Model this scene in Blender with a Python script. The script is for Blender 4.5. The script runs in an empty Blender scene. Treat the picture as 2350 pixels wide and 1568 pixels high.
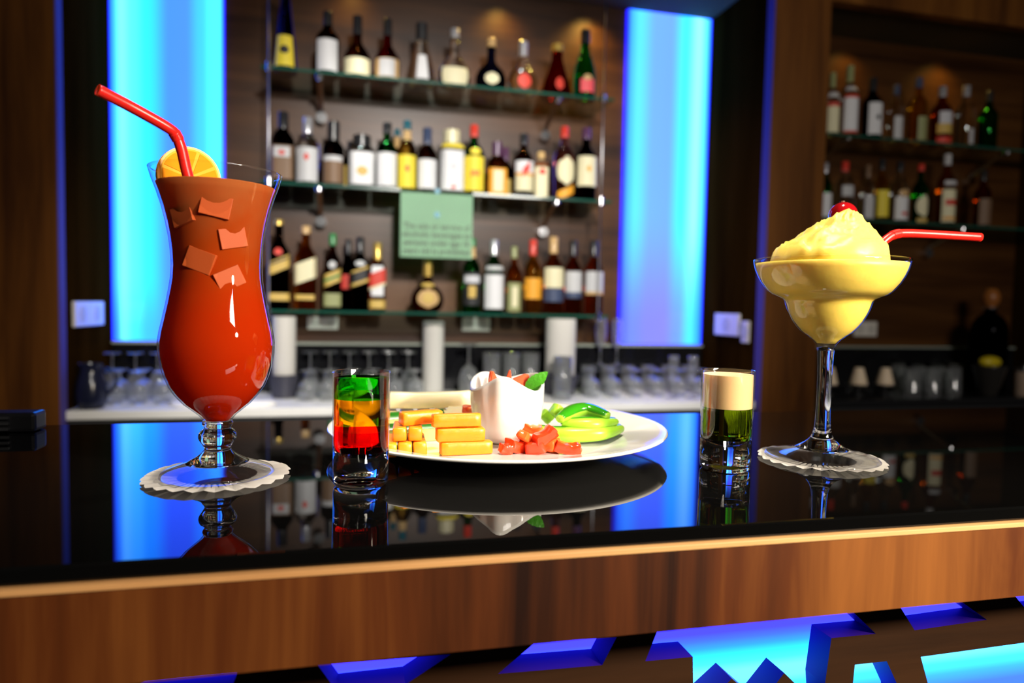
import bpy, bmesh, math, random
from mathutils import Vector, Matrix, noise
random.seed(7)
S = bpy.context.scene
C = S.collection
# ------------------------------------------------------------------ camera
F = 1567.0; CX, CY = 1175.0, 784.0; HC = 0.12
_p, _r, _y = math.radians(2.9959), math.radians(-1.1437), math.radians(13.3637)
FW = Vector((math.sin(_y)*math.cos(_p), math.cos(_y)*math.cos(_p), -math.sin(_p)))
_rt = Vector((math.cos(_y), -math.sin(_y), 0)); _up = _rt.cross(FW)
RT = _rt*math.cos(_r) - _up*math.sin(_r); UP = _up*math.cos(_r) + _rt*math.sin(_r)
CAM = Vector((0, 0, HC))
cd = bpy.data.cameras.new('camera'); cam = bpy.data.objects.new('camera', cd); C.objects.link(cam)
cam.matrix_world = Matrix(((RT.x, UP.x, -FW.x, CAM.x), (RT.y, UP.y, -FW.y, CAM.y), (RT.z, UP.z, -FW.z, CAM.z), (0, 0, 0, 1)))
cd.sensor_width = 36.0; cd.lens = 36.0*F/2350.0; cd.clip_start = 0.01; cd.clip_end = 60
cd.dof.use_dof = True; cd.dof.focus_distance = 0.49; cd.dof.aperture_fstop = 4.6
S.camera = cam
# ------------------------------------------------------------------ world, lights, exposure
w = bpy.data.worlds.new('world'); S.world = w; w.use_nodes = True
w.node_tree.nodes['Background'].inputs[0].default_value = (1.0, 0.92, 0.85, 1)
w.node_tree.nodes['Background'].inputs[1].default_value = 0.012
S.view_settings.view_transform = 'Standard'; S.view_settings.look = 'None'
S.view_settings.gamma = 1.0; S.view_settings.use_curve_mapping = False; S.view_settings.exposure = 0.0
S.cycles.sample_clamp_indirect = 6.0; S.cycles.max_bounces = 14; S.cycles.transmission_bounces = 12
S.cycles.transparent_max_bounces = 24; S.cycles.glossy_bounces = 6; S.cycles.diffuse_bounces = 4

def lamp(name, kind, loc, aim, power, color, **k):
    l = bpy.data.lights.new(name, kind); o = bpy.data.objects.new(name, l); C.objects.link(o)
    o.location = loc; o.rotation_euler = (Vector(aim)-Vector(loc)).to_track_quat('-Z', 'Y').to_euler()
    l.energy = power; l.color = color
    for a, b in k.items(): setattr(l, a, b)
    return o
lamp('bar_spot', 'SPOT', (0.78, -0.28, 0.40), (0.20, 0.50, 0.04), 88, (1, .86, .66), spot_size=math.radians(58), spot_blend=.9, shadow_soft_size=.05)
lamp('bar_fill_spot', 'SPOT', (0.22, 0.44, 1.25), (0.15, 0.56, 0.0), 62, (1, .90, .74), spot_size=math.radians(26), spot_blend=.7, shadow_soft_size=.05)  # added spot to brighten the plate from above
for lx, ly in ((-.08, .52), (.38, .50)):
    lamp('bar_fill_spot', 'SPOT', (lx, .50, 1.25), (lx, ly-.01, 0.0), 60, (1, .90, .74), spot_size=math.radians(15), spot_blend=.8, shadow_soft_size=.05)  # added narrow spots to lift the doilies under the cocktails
lamp('shelf_fill_spot', 'SPOT', (0.45, -1.0, 1.5), (0.42, 2.9, 0.10), 620, (1, .95, .88), spot_size=math.radians(42), spot_blend=.8, shadow_soft_size=.12)  # added fill, cone narrowed to the shelves to brighten the bottle labels
lamp('room_fill', 'AREA', (1.35, -1.3, 1.2), (1.3, 2.6, 0.4), 46, (1, .93, .85), shape='RECTANGLE', size=1.0, size_y=.35)  # added frontal fill for the drinks, right column and bay
for lx in (-.55, .05, .65, 1.25):
    lamp('counter_fill_spot', 'SPOT', (lx, 2.60, 1.43), (lx, 2.60, -.25), 26, (1, .96, .90), spot_size=math.radians(50), spot_blend=.7, shadow_soft_size=.03)  # added spots that lighten the white back counter
for i, (lx, pw) in enumerate(((0.0, .8), (.62, 2.4), (1.02, 5.0), (2.35, .7), (2.9, .9))):
    lamp('shelf_downlight', 'SPOT', (lx, 2.86, 1.45), (lx, 2.90, 0.0), pw*5, (1, .62, .12), spot_size=math.radians(120), spot_blend=1.0, shadow_soft_size=.03)

# ------------------------------------------------------------------ geometry of the view: pixel -> point on a known plane
def ray(px, py): return FW + RT*((px-CX)/F) + UP*((CY-py)/F)
def at(px, py, x=None, y=None, z=None):
    d = ray(px, py)
    t = (x-CAM.x)/d.x if x is not None else (y-CAM.y)/d.y if y is not None else (z-CAM.z)/d.z
    return CAM + d*t
def zat(py, X, Y):
    k = (CY-py)/F; u = FW*k - UP
    return -(u.x*X + u.y*Y - u.z*HC)/u.z
def mpp(p):                                       # metres per pixel, across, at point p
    d = Vector(p)-CAM; dep = d.dot(FW); a = d.dot(RT)/dep
    return dep/F/math.sqrt(1+a*a)

# ------------------------------------------------------------------ materials
MATS = {}
def newmat(name):
    m = bpy.data.materials.new(name); m.use_nodes = True; nt = m.node_tree
    for n in list(nt.nodes):
        if n.type != 'OUTPUT_MATERIAL': nt.nodes.remove(n)
    return m, nt, nt.nodes['Material Output']
def pbr(name, col, rough=.5, metal=0, spec=.5, trans=0, ior=1.45, emit=None, estr=0, sss=0, coat=0, noise=0, nscale=40, bump=0):
    if name in MATS: return MATS[name]
    m, nt, out = newmat(name); b = nt.nodes.new('ShaderNodeBsdfPrincipled'); nt.links.new(b.outputs[0], out.inputs[0])
    I = b.inputs; I['Base Color'].default_value = (*col, 1); I['Roughness'].default_value = rough; I['Metallic'].default_value = metal
    I['Specular IOR Level'].default_value = spec; I['Transmission Weight'].default_value = trans; I['IOR'].default_value = ior
    I['Coat Weight'].default_value = coat; I['Coat Roughness'].default_value = .05
    if sss:
        I['Subsurface Weight'].default_value = sss; I['Subsurface Radius'].default_value = (.006, .004, .002); I['Subsurface Scale'].default_value = 1
    if emit: I['Emission Color'].default_value = (*emit, 1); I['Emission Strength'].default_value = estr
    if noise or bump:
        t = nt.nodes.new('ShaderNodeTexCoord'); n = nt.nodes.new('ShaderNodeTexNoise'); n.inputs['Scale'].default_value = nscale; n.inputs['Detail'].default_value = 4
        nt.links.new(t.outputs['Object'], n.inputs['Vector'])
        if noise:
            r = nt.nodes.new('ShaderNodeMix'); r.data_type = 'RGBA'
            r.inputs[6].default_value = (*[c*(1-noise) for c in col], 1); r.inputs[7].default_value = (*[min(1, c*(1+noise)) for c in col], 1)
            nt.links.new(n.outputs[0], r.inputs[0]); nt.links.new(r.outputs[2], I['Base Color'])
        if bump:
            bp = nt.nodes.new('ShaderNodeBump'); bp.inputs['Strength'].default_value = bump; bp.inputs['Distance'].default_value = .002
            nt.links.new(n.outputs[0], bp.inputs['Height']); nt.links.new(bp.outputs[0], I['Normal'])
    MATS[name] = m; return m
def glass(name, col, ior=1.5, rough=0.0):
    if name in MATS: return MATS[name]
    m, nt, out = newmat(name); g = nt.nodes.new('ShaderNodeBsdfGlass'); g.inputs['Color'].default_value = (*col, 1)
    g.inputs['IOR'].default_value = ior; g.inputs['Roughness'].default_value = rough; nt.links.new(g.outputs[0], out.inputs[0])
    MATS[name] = m; return m
def thin(name, tint=(1, 1, 1), ior=1.5, gain=1.0):   # thin-walled glass: straight-through transparency plus Fresnel reflection
    if name in MATS: return MATS[name]
    m, nt, out = newmat(name); t = nt.nodes.new('ShaderNodeBsdfTransparent'); t.inputs[0].default_value = (*tint, 1)
    g = nt.nodes.new('ShaderNodeBsdfGlossy'); g.inputs['Roughness'].default_value = .02
    f = nt.nodes.new('ShaderNodeLayerWeight'); f.inputs[0].default_value = .5; f0 = ((ior-1)/(ior+1))**2*gain
    pw = nt.nodes.new('ShaderNodeMath'); pw.operation = 'POWER'; pw.inputs[1].default_value = 4.0
    mu = nt.nodes.new('ShaderNodeMath'); mu.operation = 'MULTIPLY_ADD'; mu.inputs[1].default_value = .85; mu.inputs[2].default_value = f0; mu.use_clamp = True
    x = nt.nodes.new('ShaderNodeMixShader'); L = nt.links.new
    L(f.outputs['Facing'], pw.inputs[0]); L(pw.outputs[0], mu.inputs[0]); L(mu.outputs[0], x.inputs[0]); L(t.outputs[0], x.inputs[1]); L(g.outputs[0], x.inputs[2]); L(x.outputs[0], out.inputs[0])
    MATS[name] = m; return m
def wood(name, dark, mid, light, grain='Z', freq=9.0, rough=.35, coat=.0, band=3.0, spec=.5):
    m, nt, out = newmat(name); L = nt.links.new; N = nt.nodes.new
    b = N('ShaderNodeBsdfPrincipled'); L(b.outputs[0], out.inputs[0]); b.inputs['Roughness'].default_value = rough; b.inputs['Coat Weight'].default_value = coat; b.inputs['Coat Roughness'].default_value = .12; b.inputs['Specular IOR Level'].default_value = spec
    if spec < .1: b.inputs['IOR'].default_value = 1.0
    t = N('ShaderNodeTexCoord')
    def stretched(sc, along):
        mp = N('ShaderNodeMapping'); s = [sc]*3; s['XYZ'.index(grain)] = along; mp.inputs['Scale'].default_value = s; L(t.outputs['Object'], mp.inputs['Vector']); return mp
    n1 = N('ShaderNodeTexNoise'); n1.inputs['Scale'].default_value = 1; n1.inputs['Detail'].default_value = 6; n1.inputs['Roughness'].default_value = .62; n1.inputs['Distortion'].default_value = .6
    L(stretched(freq, freq*.07).outputs[0], n1.inputs['Vector'])
    n2 = N('ShaderNodeTexNoise'); n2.inputs['Scale'].default_value = 1; n2.inputs['Detail'].default_value = 2; L(stretched(band, band*.12).outputs[0], n2.inputs['Vector'])
    n3 = N('ShaderNodeTexNoise'); n3.inputs['Scale'].default_value = 1; n3.inputs['Detail'].default_value = 3; L(stretched(freq*6, freq*.3).outputs[0], n3.inputs['Vector'])
    a = N('ShaderNodeMath'); a.operation = 'MULTIPLY_ADD'; a.inputs[1].default_value = .5; L(n2.outputs[0], a.inputs[0])
    a2 = N('ShaderNodeMath'); a2.operation = 'MULTIPLY_ADD'; a2.inputs[1].default_value = .40; L(n1.outputs[0], a2.inputs[0])
    a3 = N('ShaderNodeMath'); a3.operation = 'MULTIPLY'; a3.inputs[1].default_value = .10; L(n3.outputs[0], a3.inputs[0])
    L(a3.outputs[0], a2.inputs[2]); L(a2.outputs[0], a.inputs[2])
    r = N('ShaderNodeValToRGB'); e = r.color_ramp.elements; e[0].position = .38; e[0].color = (*dark, 1); e[1].position = .64; e[1].color = (*light, 1)
    k = e.new(.50); k.color = (*mid, 1); L(a.outputs[0], r.inputs[0]); L(r.outputs[0], b.inputs['Base Color'])
    bp = N('ShaderNodeBump'); bp.inputs['Strength'].default_value = .12; bp.inputs['Distance'].default_value = .001; L(n3.outputs[0], bp.inputs['Height']); L(bp.outputs[0], b.inputs['Normal'])
    return m
def panel_light(name, stops, strength, zfade):     # back-lit acrylic: two tubes behind a diffuser, plus a sheen on the sheet
    m, nt, out = newmat(name); L = nt.links.new; N = nt.nodes.new
    b = N('ShaderNodeBsdfPrincipled'); L(b.outputs[0], out.inputs[0]); b.inputs['Base Color'].default_value = (.02, .03, .06, 1); b.inputs['Roughness'].default_value = .08
    t = N('ShaderNodeTexCoord'); s = N('ShaderNodeSeparateXYZ'); L(t.outputs['Generated'], s.inputs[0])
    r1 = N('ShaderNodeValToRGB'); r2 = N('ShaderNodeValToRGB')
    for r, idx in ((r1, 1), (r2, 2)):
        e = r.color_ramp.elements; r.color_ramp.interpolation = 'EASE'
        for i, st in enumerate(stops):
            k = e[i] if i < 2 else e.new(.5)
        for k, st in zip(sorted(e, key=lambda q: q.position), stops): pass
        while len(e) > 1: e.remove(e[-1])
        e[0].position = stops[0][0]; e[0].color = (*[c/strength for c in stops[0][idx]], 1)
        for st in stops[1:]:
            k = e.new(st[0]); k.color = (*[c/strength for c in st[idx]], 1)
        L(s.outputs[0], r.inputs[0])
    mr = N('ShaderNodeMapRange'); mr.inputs[1].default_value = zfade[0]; mr.inputs[2].default_value = zfade[1]; mr.interpolation_type = 'SMOOTHSTEP'; L(s.outputs[2], mr.inputs[0])
    mx = N('ShaderNodeMix'); mx.data_type = 'RGBA'; L(mr.outputs[0], mx.inputs[0]); L(r2.outputs[0], mx.inputs[6]); L(r1.outputs[0], mx.inputs[7])
    L(mx.outputs[2], b.inputs['Emission Color']); b.inputs['Emission Strength'].default_value = strength
    return m

WALNUT_BACK = wood('walnut_back_wall', (.024, .008, .002), (.068, .025, .006), (.125, .050, .012), 'X', 10, .38, .03, 4, .30)
WALNUT_COL = wood('walnut_column', (.045, .013, .002), (.125, .042, .006), (.20, .075, .011), 'Z', 11, .38, .05, 5, .35)
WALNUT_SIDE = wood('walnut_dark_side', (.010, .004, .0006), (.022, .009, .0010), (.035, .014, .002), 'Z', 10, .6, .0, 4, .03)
WALNUT_APRON = wood('walnut_apron', (.012, .0024, .0003), (.080, .019, .003), (.225, .074, .013), 'Z', 17, .45, .05, 8, .35)
WALNUT_FRONT = wood('walnut_front_panel', (.014, .005, .0012), (.030, .011, .003), (.055, .021, .006), 'X', 22, .5, .0, 9, .25)
WOOD_EDGE = wood('light_edge_band', (.45, .22, .08), (.62, .34, .13), (.75, .45, .20), 'X', 40, .5, 0, 12)
BLACK_GLASS = pbr('black_glass', (.002, .002, .002), .012, spec=.42)
BLACK = pbr('black_plastic', (.010, .010, .011), .35)
BLACK_MATT = pbr('black_matt', (.012, .012, .013), .7)
SOFFIT = pbr('soffit_grey', (.12, .095, .055), .8, ior=1.0, noise=.15, nscale=3)
WHITE_TOP = pbr('white_counter', (.80, .80, .78), .25, noise=.06, nscale=9)
CERAMIC = pbr('white_ceramic', (.90, .88, .84), .10, coat=.4)
PAPER = pbr('white_paper', (.86, .84, .80), .8, noise=.05, nscale=60)
CHROME = pbr('chrome', (.80, .80, .82), .12, metal=1)
STEEL = pbr('brushed_steel', (.55, .55, .56), .3, metal=1)
OUTLET = pbr('outlet_plastic', (.72, .68, .62), .4)
LAMINATE = pbr('blue_lit_laminate', (.09, .07, .30), .6, ior=1.1)  # blue glow of the light panels put into the base colour
CLEAR = glass('clear_glass', (1, 1, 1), 1.48)
THIN = thin('thin_clear_glass')
THIN_BG = thin('thin_bar_glass', (.93, .95, .95), 1.6, 1.6)
SHELF_GLASS = thin('shelf_glass', (.80, .90, .87), 1.5, 1.3)
SHELF_EDGE = pbr('green_glass_edge', (.008, .075, .052), .15, coat=.3)
RED_STRAW = pbr('red_straw_plastic', (.85, .018, .012), .28, sss=.25)

def hazy(name, col, haze):
    if name in MATS: return MATS[name]
    m, nt, out = newmat(name); g = nt.nodes.new('ShaderNodeBsdfGlass'); g.inputs['Color'].default_value = (*col, 1); g.inputs['IOR'].default_value = 1.5
    d = nt.nodes.new('ShaderNodeBsdfDiffuse'); d.inputs[0].default_value = (.85, .86, .88, 1); x = nt.nodes.new('ShaderNodeMixShader'); x.inputs[0].default_value = haze
    nt.links.new(g.outputs[0], x.inputs[1]); nt.links.new(d.outputs[0], x.inputs[2]); nt.links.new(x.outputs[0], out.inputs[0]); MATS[name] = m; return m

# ------------------------------------------------------------------ object helpers
def tag(o, label=None, cat=None, group=None, kind=None):
    for k, v in (('label', label), ('category', cat), ('group', group), ('kind', kind)):
        if v: o[k] = v
    return o
def empty(name, loc, rz=0.0):
    o = bpy.data.objects.new(name, None); C.objects.link(o); o.location = loc; o.rotation_euler = (0, 0, rz); o.empty_display_size = .02; return o
def link(name, me, mats=None, parent=None, smooth=False):
    if mats is not None:
        me.materials.clear()
        for m in (mats if isinstance(mats, (list, tuple)) else [mats]): me.materials.append(m)
    if smooth:
        for p in me.polygons: p.use_smooth = True
    o = bpy.data.objects.new(name, me); C.objects.link(o)
    if parent is not None: o.parent = parent
    return o
def obj(name, bm, mat, parent=None, smooth=False, auto=None):
    bmesh.ops.recalc_face_normals(bm, faces=bm.faces)
    me = bpy.data.meshes.new(name); bm.to_mesh(me); bm.free()
    if auto is not None:
        for p in me.polygons: p.use_smooth = True
        me.set_sharp_from_angle(angle=math.radians(auto))
    return link(name, me, mat, parent, smooth)
def box(bm, x0, x1, y0, y1, z0, z1, bev=0):
    t = bmesh.new(); bmesh.ops.create_cube(t, size=1)
    bmesh.ops.transform(t, matrix=Matrix.Translation(((x0+x1)/2, (y0+y1)/2, (z0+z1)/2)) @ Matrix.Diagonal((x1-x0, y1-y0, z1-z0, 1)), verts=t.verts)
    if bev: bmesh.ops.bevel(t, geom=t.edges[:], offset=bev, segments=2, affect='EDGES', profile=.6)
    merge(bm, t); return bm
def merge(bm, t):
    me = bpy.data.meshes.new('tmp'); t.to_mesh(me); t.free(); bm.from_mesh(me); bpy.data.meshes.remove(me)
def B(*a, **k): return box(bmesh.new(), *a, **k)
def lathe(prof, n=32, cap0=True, cap1=True, xs=None, wob=None):
    """prof: (r, z) pairs; xs(theta)-> radius multiplier for a non-round section"""
    bm = bmesh.new(); rings = []
    for r, z in prof:
        if r < 1e-6: rings.append([bm.verts.new((0, 0, z))]); continue
        rings.append([bm.verts.new((r*(xs(2*math.pi*i/n)[0] if xs else math.cos(2*math.pi*i/n)), r*(xs(2*math.pi*i/n)[1] if xs else math.sin(2*math.pi*i/n)), z)) for i in range(n)])
    for a, b in zip(rings, rings[1:]):
        for i in range(n):
            j = (i+1) % n
            if len(a) == 1 and len(b) == 1: break
            if len(a) == 1: bm.faces.new((a[0], b[j], b[i]))
            elif len(b) == 1: bm.faces.new((a[i], a[j], b[0]))
            else: bm.faces.new((a[i], a[j], b[j], b[i]))
    if cap0 and len(rings[0]) > 1: bm.faces.new(rings[0][::-1])
    if cap1 and len(rings[-1]) > 1: bm.faces.new(rings[-1])
    return bm
def spline(pts, n):
    """Catmull-Rom through tuples"""
    P = [pts[0]]+list(pts)+[pts[-1]]; out = []
    for i in range(1, len(P)-2):
        for k in range(n):
            t = k/n; a, b, c, d = P[i-1], P[i], P[i+1], P[i+2]
            out.append(tuple(.5*((2*b[q])+(-a[q]+c[q])*t+(2*a[q]-5*b[q]+4*c[q]-d[q])*t*t+(-a[q]+3*b[q]-3*c[q]+d[q])*t**3) for q in range(len(b))))
    out.append(tuple(pts[-1])); return out
def tube(pts, rads, n=10, up=Vector((0, 0, 1)), caps=True, hollow=False):
    """sweep an ellipse (ra across, rb up) along points"""
    bm = bmesh.new(); pts = [Vector(p) for p in pts]; rings = []
    for i, p in enumerate(pts):
        d = (pts[min(i+1, len(pts)-1)]-pts[max(i-1, 0)]).normalized(); s = d.cross(up)
        if s.length < 1e-4: s = d.cross(Vector((0, 1, 0)))
        s.normalize(); u = s.cross(d); r = rads[i] if isinstance(rads, list) else rads
        ra, rb = r if isinstance(r, tuple) else (r, r)
        rings.append([bm.verts.new(p+s*ra*math.cos(2*math.pi*k/n)+u*rb*math.sin(2*math.pi*k/n)) for k in range(n)])
    for a, b in zip(rings, rings[1:]):
        for k in range(n): bm.faces.new((a[k], a[(k+1) % n], b[(k+1) % n], b[k]))
    if caps: bm.faces.new(rings[0][::-1]); bm.faces.new(rings[-1])
    return bm
def prism(poly, y0, y1, holes=False):
    """polygon in (x, z) extruded from y0 to y1"""
    bm = bmesh.new(); a = [bm.verts.new((x, y0, z)) for x, z in poly]; b = [bm.verts.new((x, y1, z)) for x, z in poly]
    bm.faces.new(a); bm.faces.new(b[::-1]); n = len(poly)
    for i in range(n): bm.faces.new((a[i], b[i], b[(i+1) % n], a[(i+1) % n]))
    return bm
def dup(root, loc, rz=0.0, scale=1.0):
    r = root.copy(); C.objects.link(r); r.location = loc; r.rotation_euler = (0, 0, rz); r.scale = (scale,)*3
    for ch in list(root.children):
        c = ch.copy(); C.objects.link(c); c.parent = r
        for g in list(ch.children):
            d = g.copy(); C.objects.link(d); d.parent = c
    return r

# ------------------------------------------------------------------ the room
W = 2.95                        # back wall plane
CF = 2.44                       # column fronts
CT = -.25                       # back counter top
FL = -1.06                      # floor (the bar top is z = 0)
xL = at(258, 600, y=W).x        # inner face of left column
xR = at(1615, 500, y=W).x       # inner face of right column
xR2 = at(1884, 600, y=CF).x
SZ = 1.46
tag(obj('wall_back', B(xL-1.2, 4.6, W, W+.08, FL, SZ+.4), WALNUT_BACK), kind='structure')
tag(obj('floor', B(-2.6, 4.6, -3.2, W, FL-.05, FL), pbr('floor_dark', (.05, .035, .028), .5, noise=.3, nscale=2)), kind='structure')
tag(obj('ceiling', B(xL-1.2, 4.6, 2.66, W, SZ, SZ+.03), SOFFIT), kind='structure')
tag(obj('trim_1', B(xL-1.2, 4.6, 2.61, 2.66, SZ-.005, SZ+.45), WALNUT_COL), kind='structure')
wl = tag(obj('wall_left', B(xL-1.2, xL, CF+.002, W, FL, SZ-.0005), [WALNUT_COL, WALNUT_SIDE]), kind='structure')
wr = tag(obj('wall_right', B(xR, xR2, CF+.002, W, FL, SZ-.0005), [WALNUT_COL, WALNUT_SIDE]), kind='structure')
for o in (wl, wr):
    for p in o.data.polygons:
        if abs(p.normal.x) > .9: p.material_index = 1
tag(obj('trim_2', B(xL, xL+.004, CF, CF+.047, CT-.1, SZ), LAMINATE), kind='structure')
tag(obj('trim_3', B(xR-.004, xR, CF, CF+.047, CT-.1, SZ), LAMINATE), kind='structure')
tag(obj('wall_far_right', B(3.45, 3.5, CF, W, FL, SZ), WALNUT_SIDE), kind='structure')

# light panels -----------------------------------------------------
K = 6.0
ED = (.03, .02, 2.6)
stL = [(0.0, ED, ED), (.035, (.05, .60, 5), (.03, .30, 4)), (.10, (.26, 1.7, 6), (.20, 1.3, 6)), (.20, (.12, 1.5, 6), (.07, 1.0, 6)), (.32, (.04, 1.0, 5.6), (.06, .65, 5)), (.52, (.085, .36, 4.6), (.10, .34, 4.2)), (.66, (.09, .36, 4.6), (.12, .30, 4.0)), (.80, (.07, .75, 5.2), (.12, .32, 4.0)), (.90, (.10, 1.25, 5.8), (.10, .28, 3.8)), (.965, (.10, 1.2, 5.6), (.06, .2, 3.4)), (1.0, ED, ED)]
stR = [(0.0, ED, ED), (.06, (.08, .62, 5.0), (.14, .20, 4.0)), (.14, (.13, .95, 5.4), (.20, .30, 4.2)), (.34, (.20, .52, 4.8), (.27, .28, 4.2)), (.52, (.20, .50, 4.8), (.28, .28, 4.2)), (.70, (.07, 1.15, 5.8), (.20, .42, 4.6)), (.86, (.40, 1.7, 6), (.09, 1.0, 5.6)), (.955, (.10, 1.0, 5.5), (.04, .5, 4.4)), (1.0, ED, ED)]
zb = at(1510, 789, y=W).z
def light_panel(x0, x1, mat, label):
    t = empty('light_panel', ((x0+x1)/2, W, zb)); tag(t, label, 'light panel')
    c = (x0+x1)/2
    obj('diffuser', B(x0-c, x1-c, -.022, -.004, 0, SZ-zb-.004), mat, t)
    obj('back_tray', B(x0-c+.004, x1-c-.004, -.004, -.0005, .002, SZ-zb-.006), BLACK_MATT, t)
light_panel(xL+.003, at(514, 370, y=W-.022).x, panel_light('blue_panel_left', stL, K, (.02, .17)), 'tall glowing blue wall panel behind the orange cocktail')
light_panel(at(1428, 500, y=W-.022).x, xR-.004, panel_light('blue_panel_right', stR, K, (.05, .42)), 'tall glowing blue wall panel right of the bottle shelves')

# back counter -----------------------------------------------------
def back_counter(x0, x1, topmat, label):
    t = empty('back_counter', ((x0+x1)/2, 2.70, FL)); tag(t, label, 'counter'); c = (x0+x1)/2; h = CT-FL
    obj('worktop', B(x0-c, x1-c, 2.47-2.70, W-.001-2.70, h-.03, h, bev=.003), topmat, t)
    obj('cupboard_front', B(x0-c, x1-c, 2.49-2.70, 2.90-2.70, 0.001, h-.03), BLACK_MATT, t)
back_counter(xL+.005, xR-.005, WHITE_TOP, 'white topped back counter under the bottle shelves between the two columns')
back_counter(xR2+.003, 3.44, pbr('dark_counter', (.012, .012, .013), .15), 'dark back counter in the shadowed bay right of the wooden column')

for i_, (x0, x1) in enumerate(((xL+.007, xR-.007), (xR2+.005, 3.438))):
    tag(obj('trim_%d' % (4+2*i_), B(x0, x1, W-.035, W-.002, CT+.0005, zb-.012), pbr('black_splashback', (.006, .006, .007), .12)), kind='structure')
    tag(obj('trim_%d' % (5+2*i_), B(x0, x1, W-.045, W-.002, zb-.012, zb-.003), pbr('splash_cap', (.30, .33, .28), .25)), kind='structure')
# bar counter ------------------------------------------------------
FY = .338
bar = empty('bar_counter', (.5, .52, FL)); tag(bar, 'polished black glass bar counter with walnut apron and blue lit cutouts', 'bar counter')
def BB(x0, x1, y0, y1, z0, z1, bev=0): return B(x0-.5, x1-.5, y0-.52, y1-.52, z0-FL, z1-FL, bev=bev)
obj('glass_top', BB(-1.6, 2.6, FY, .716, -.0085, 0, bev=.0012), BLACK_GLASS, bar)
obj('edge_band', BB(-1.6, 2.6, FY-.004, FY+.03, -.0115, -.0086, bev=.0004), WOOD_EDGE, bar)
obj('apron', BB(-1.6, 2.6, FY-.003, FY+.022, -.0563, -.0116), WALNUT_APRON, bar)
obj('rear_panel', BB(-1.6, 2.6, .68, .70, FL+.001, -.0086), BLACK_MATT, bar)
PF, PB = .398, .419                       # front panel, front and back plane
def fp(px, py): q = at(px, py, y=PF); return (q.x, q.z)
zt = -.0566
holes = {
 'A': [(2065, 1392), (2202, 1378), (2265, 1423), (2099, 1447)],
 'T': [(1509, 1447), (1956, 1403), (2010, 1455), (1908, 1465), (1893, 1572), (1897, 1640), (1800, 1545), (1745, 1615), (1680, 1558), (1592, 1640), (1590, 1508), (1481, 1518)],
 'B': [(1962, 1526), (2035, 1518), (2072, 1600), (2075, 1640), (1950, 1640)],
 'C': [(2113, 1508), (2420, 1466), (2420, 1700), (2165, 1700)],
 'D': [(2326, 1364), (2460, 1350), (2500, 1395), (2365, 1412)],
 'E': [(1230, 1473), (1415, 1463), (1382, 1527), (1143, 1547)],
 'F': [(729, 1527), (1035, 1502), (930, 1572), (775, 1590)],
 'G': [(330, 1566), (545, 1543), (528, 1590), (200, 1625)],
}
from mathutils.geometry import tessellate_polygon
polys = [[fp(*q) for q in h] for h in holes.values()]
bmp = bmesh.new()
outer = [(-1.6, zt), (2.6, zt), (2.6, -.36), (-1.6, -.36)]
def side_walls(bm, poly, flip=False):
    a = [bm.verts.new((x-.5, PF-.52, z-FL)) for x, z in poly]; b = [bm.verts.new((x-.5, PB-.52, z-FL)) for x, z in poly]
    for i in range(len(poly)): bm.faces.new((a[i], a[(i+1) % len(a)], b[(i+1) % len(a)], b[i]))
allp = [outer]+polys; flat = [Vector((x, z, 0)) for pl in allp for x, z in pl]
tris = tessellate_polygon([[Vector((x, z, 0)) for x, z in pl] for pl in allp])
for yy in (PF, PB):
    vs = [bmp.verts.new((v.x-.5, yy-.52, v.y-FL)) for v in flat]
    for t3 in tris:
        try: bmp.faces.new([vs[i] for i in t3])
        except ValueError: pass
side_walls(bmp, outer)
fpanel = obj('front_panel', bmp, WALNUT_FRONT, bar)
for pl in polys:                                  # reveals lining each cutout, the backlight's blue put into their colour
    bmr = bmesh.new(); side_walls(bmr, pl)
    obj('cutout_reveal', bmr, pbr('reveal_blue_lit', (.025, .006, .16), .5, spec=.15), fpanel)
mL, ntL, outL = newmat('blue_backlight'); em = ntL.nodes.new('ShaderNodeEmission'); ntL.links.new(em.outputs[0], outL.inputs[0])
tc = ntL.nodes.new('ShaderNodeTexCoord'); sx = ntL.nodes.new('ShaderNodeSeparateXYZ'); cr = ntL.nodes.new('ShaderNodeValToRGB')
ntL.links.new(tc.outputs['Generated'], sx.inputs[0]); ntL.links.new(sx.outputs[2], cr.inputs[0]); ntL.links.new(cr.outputs[0], em.inputs[0]); em.inputs[1].default_value = 5.0
ce = cr.color_ramp.elements; ce[0].position = .0; ce[0].color = (.012, .03, .7, 1); ce[1].position = .999; ce[1].color = (.02, .010, .6, 1)
for p_, c_ in ((.64, (.02, .06, 1)), (.672, (.016, .13, 1)), (.70, (.018, .27, 1)), (.72, (.05, .36, 1)), (.745, (.05, .38, 1)), (.765, (.018, .30, 1)), (.785, (.009, .22, 1)), (.803, (.010, .10, 1)), (.822, (.016, .045, 1)), (.84, (.02, .02, .85))):
    k = ce.new(p_); k.color = (*c_, 1)
obj('backlight', BB(-1.6, 2.6, PB+.001, PB+.012, -.36, -.0570), mL, bar)
obj('lower_body', BB(-1.6, 2.6, .40, .67, FL+.001, -.361), WALNUT_FRONT, bar)

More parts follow.
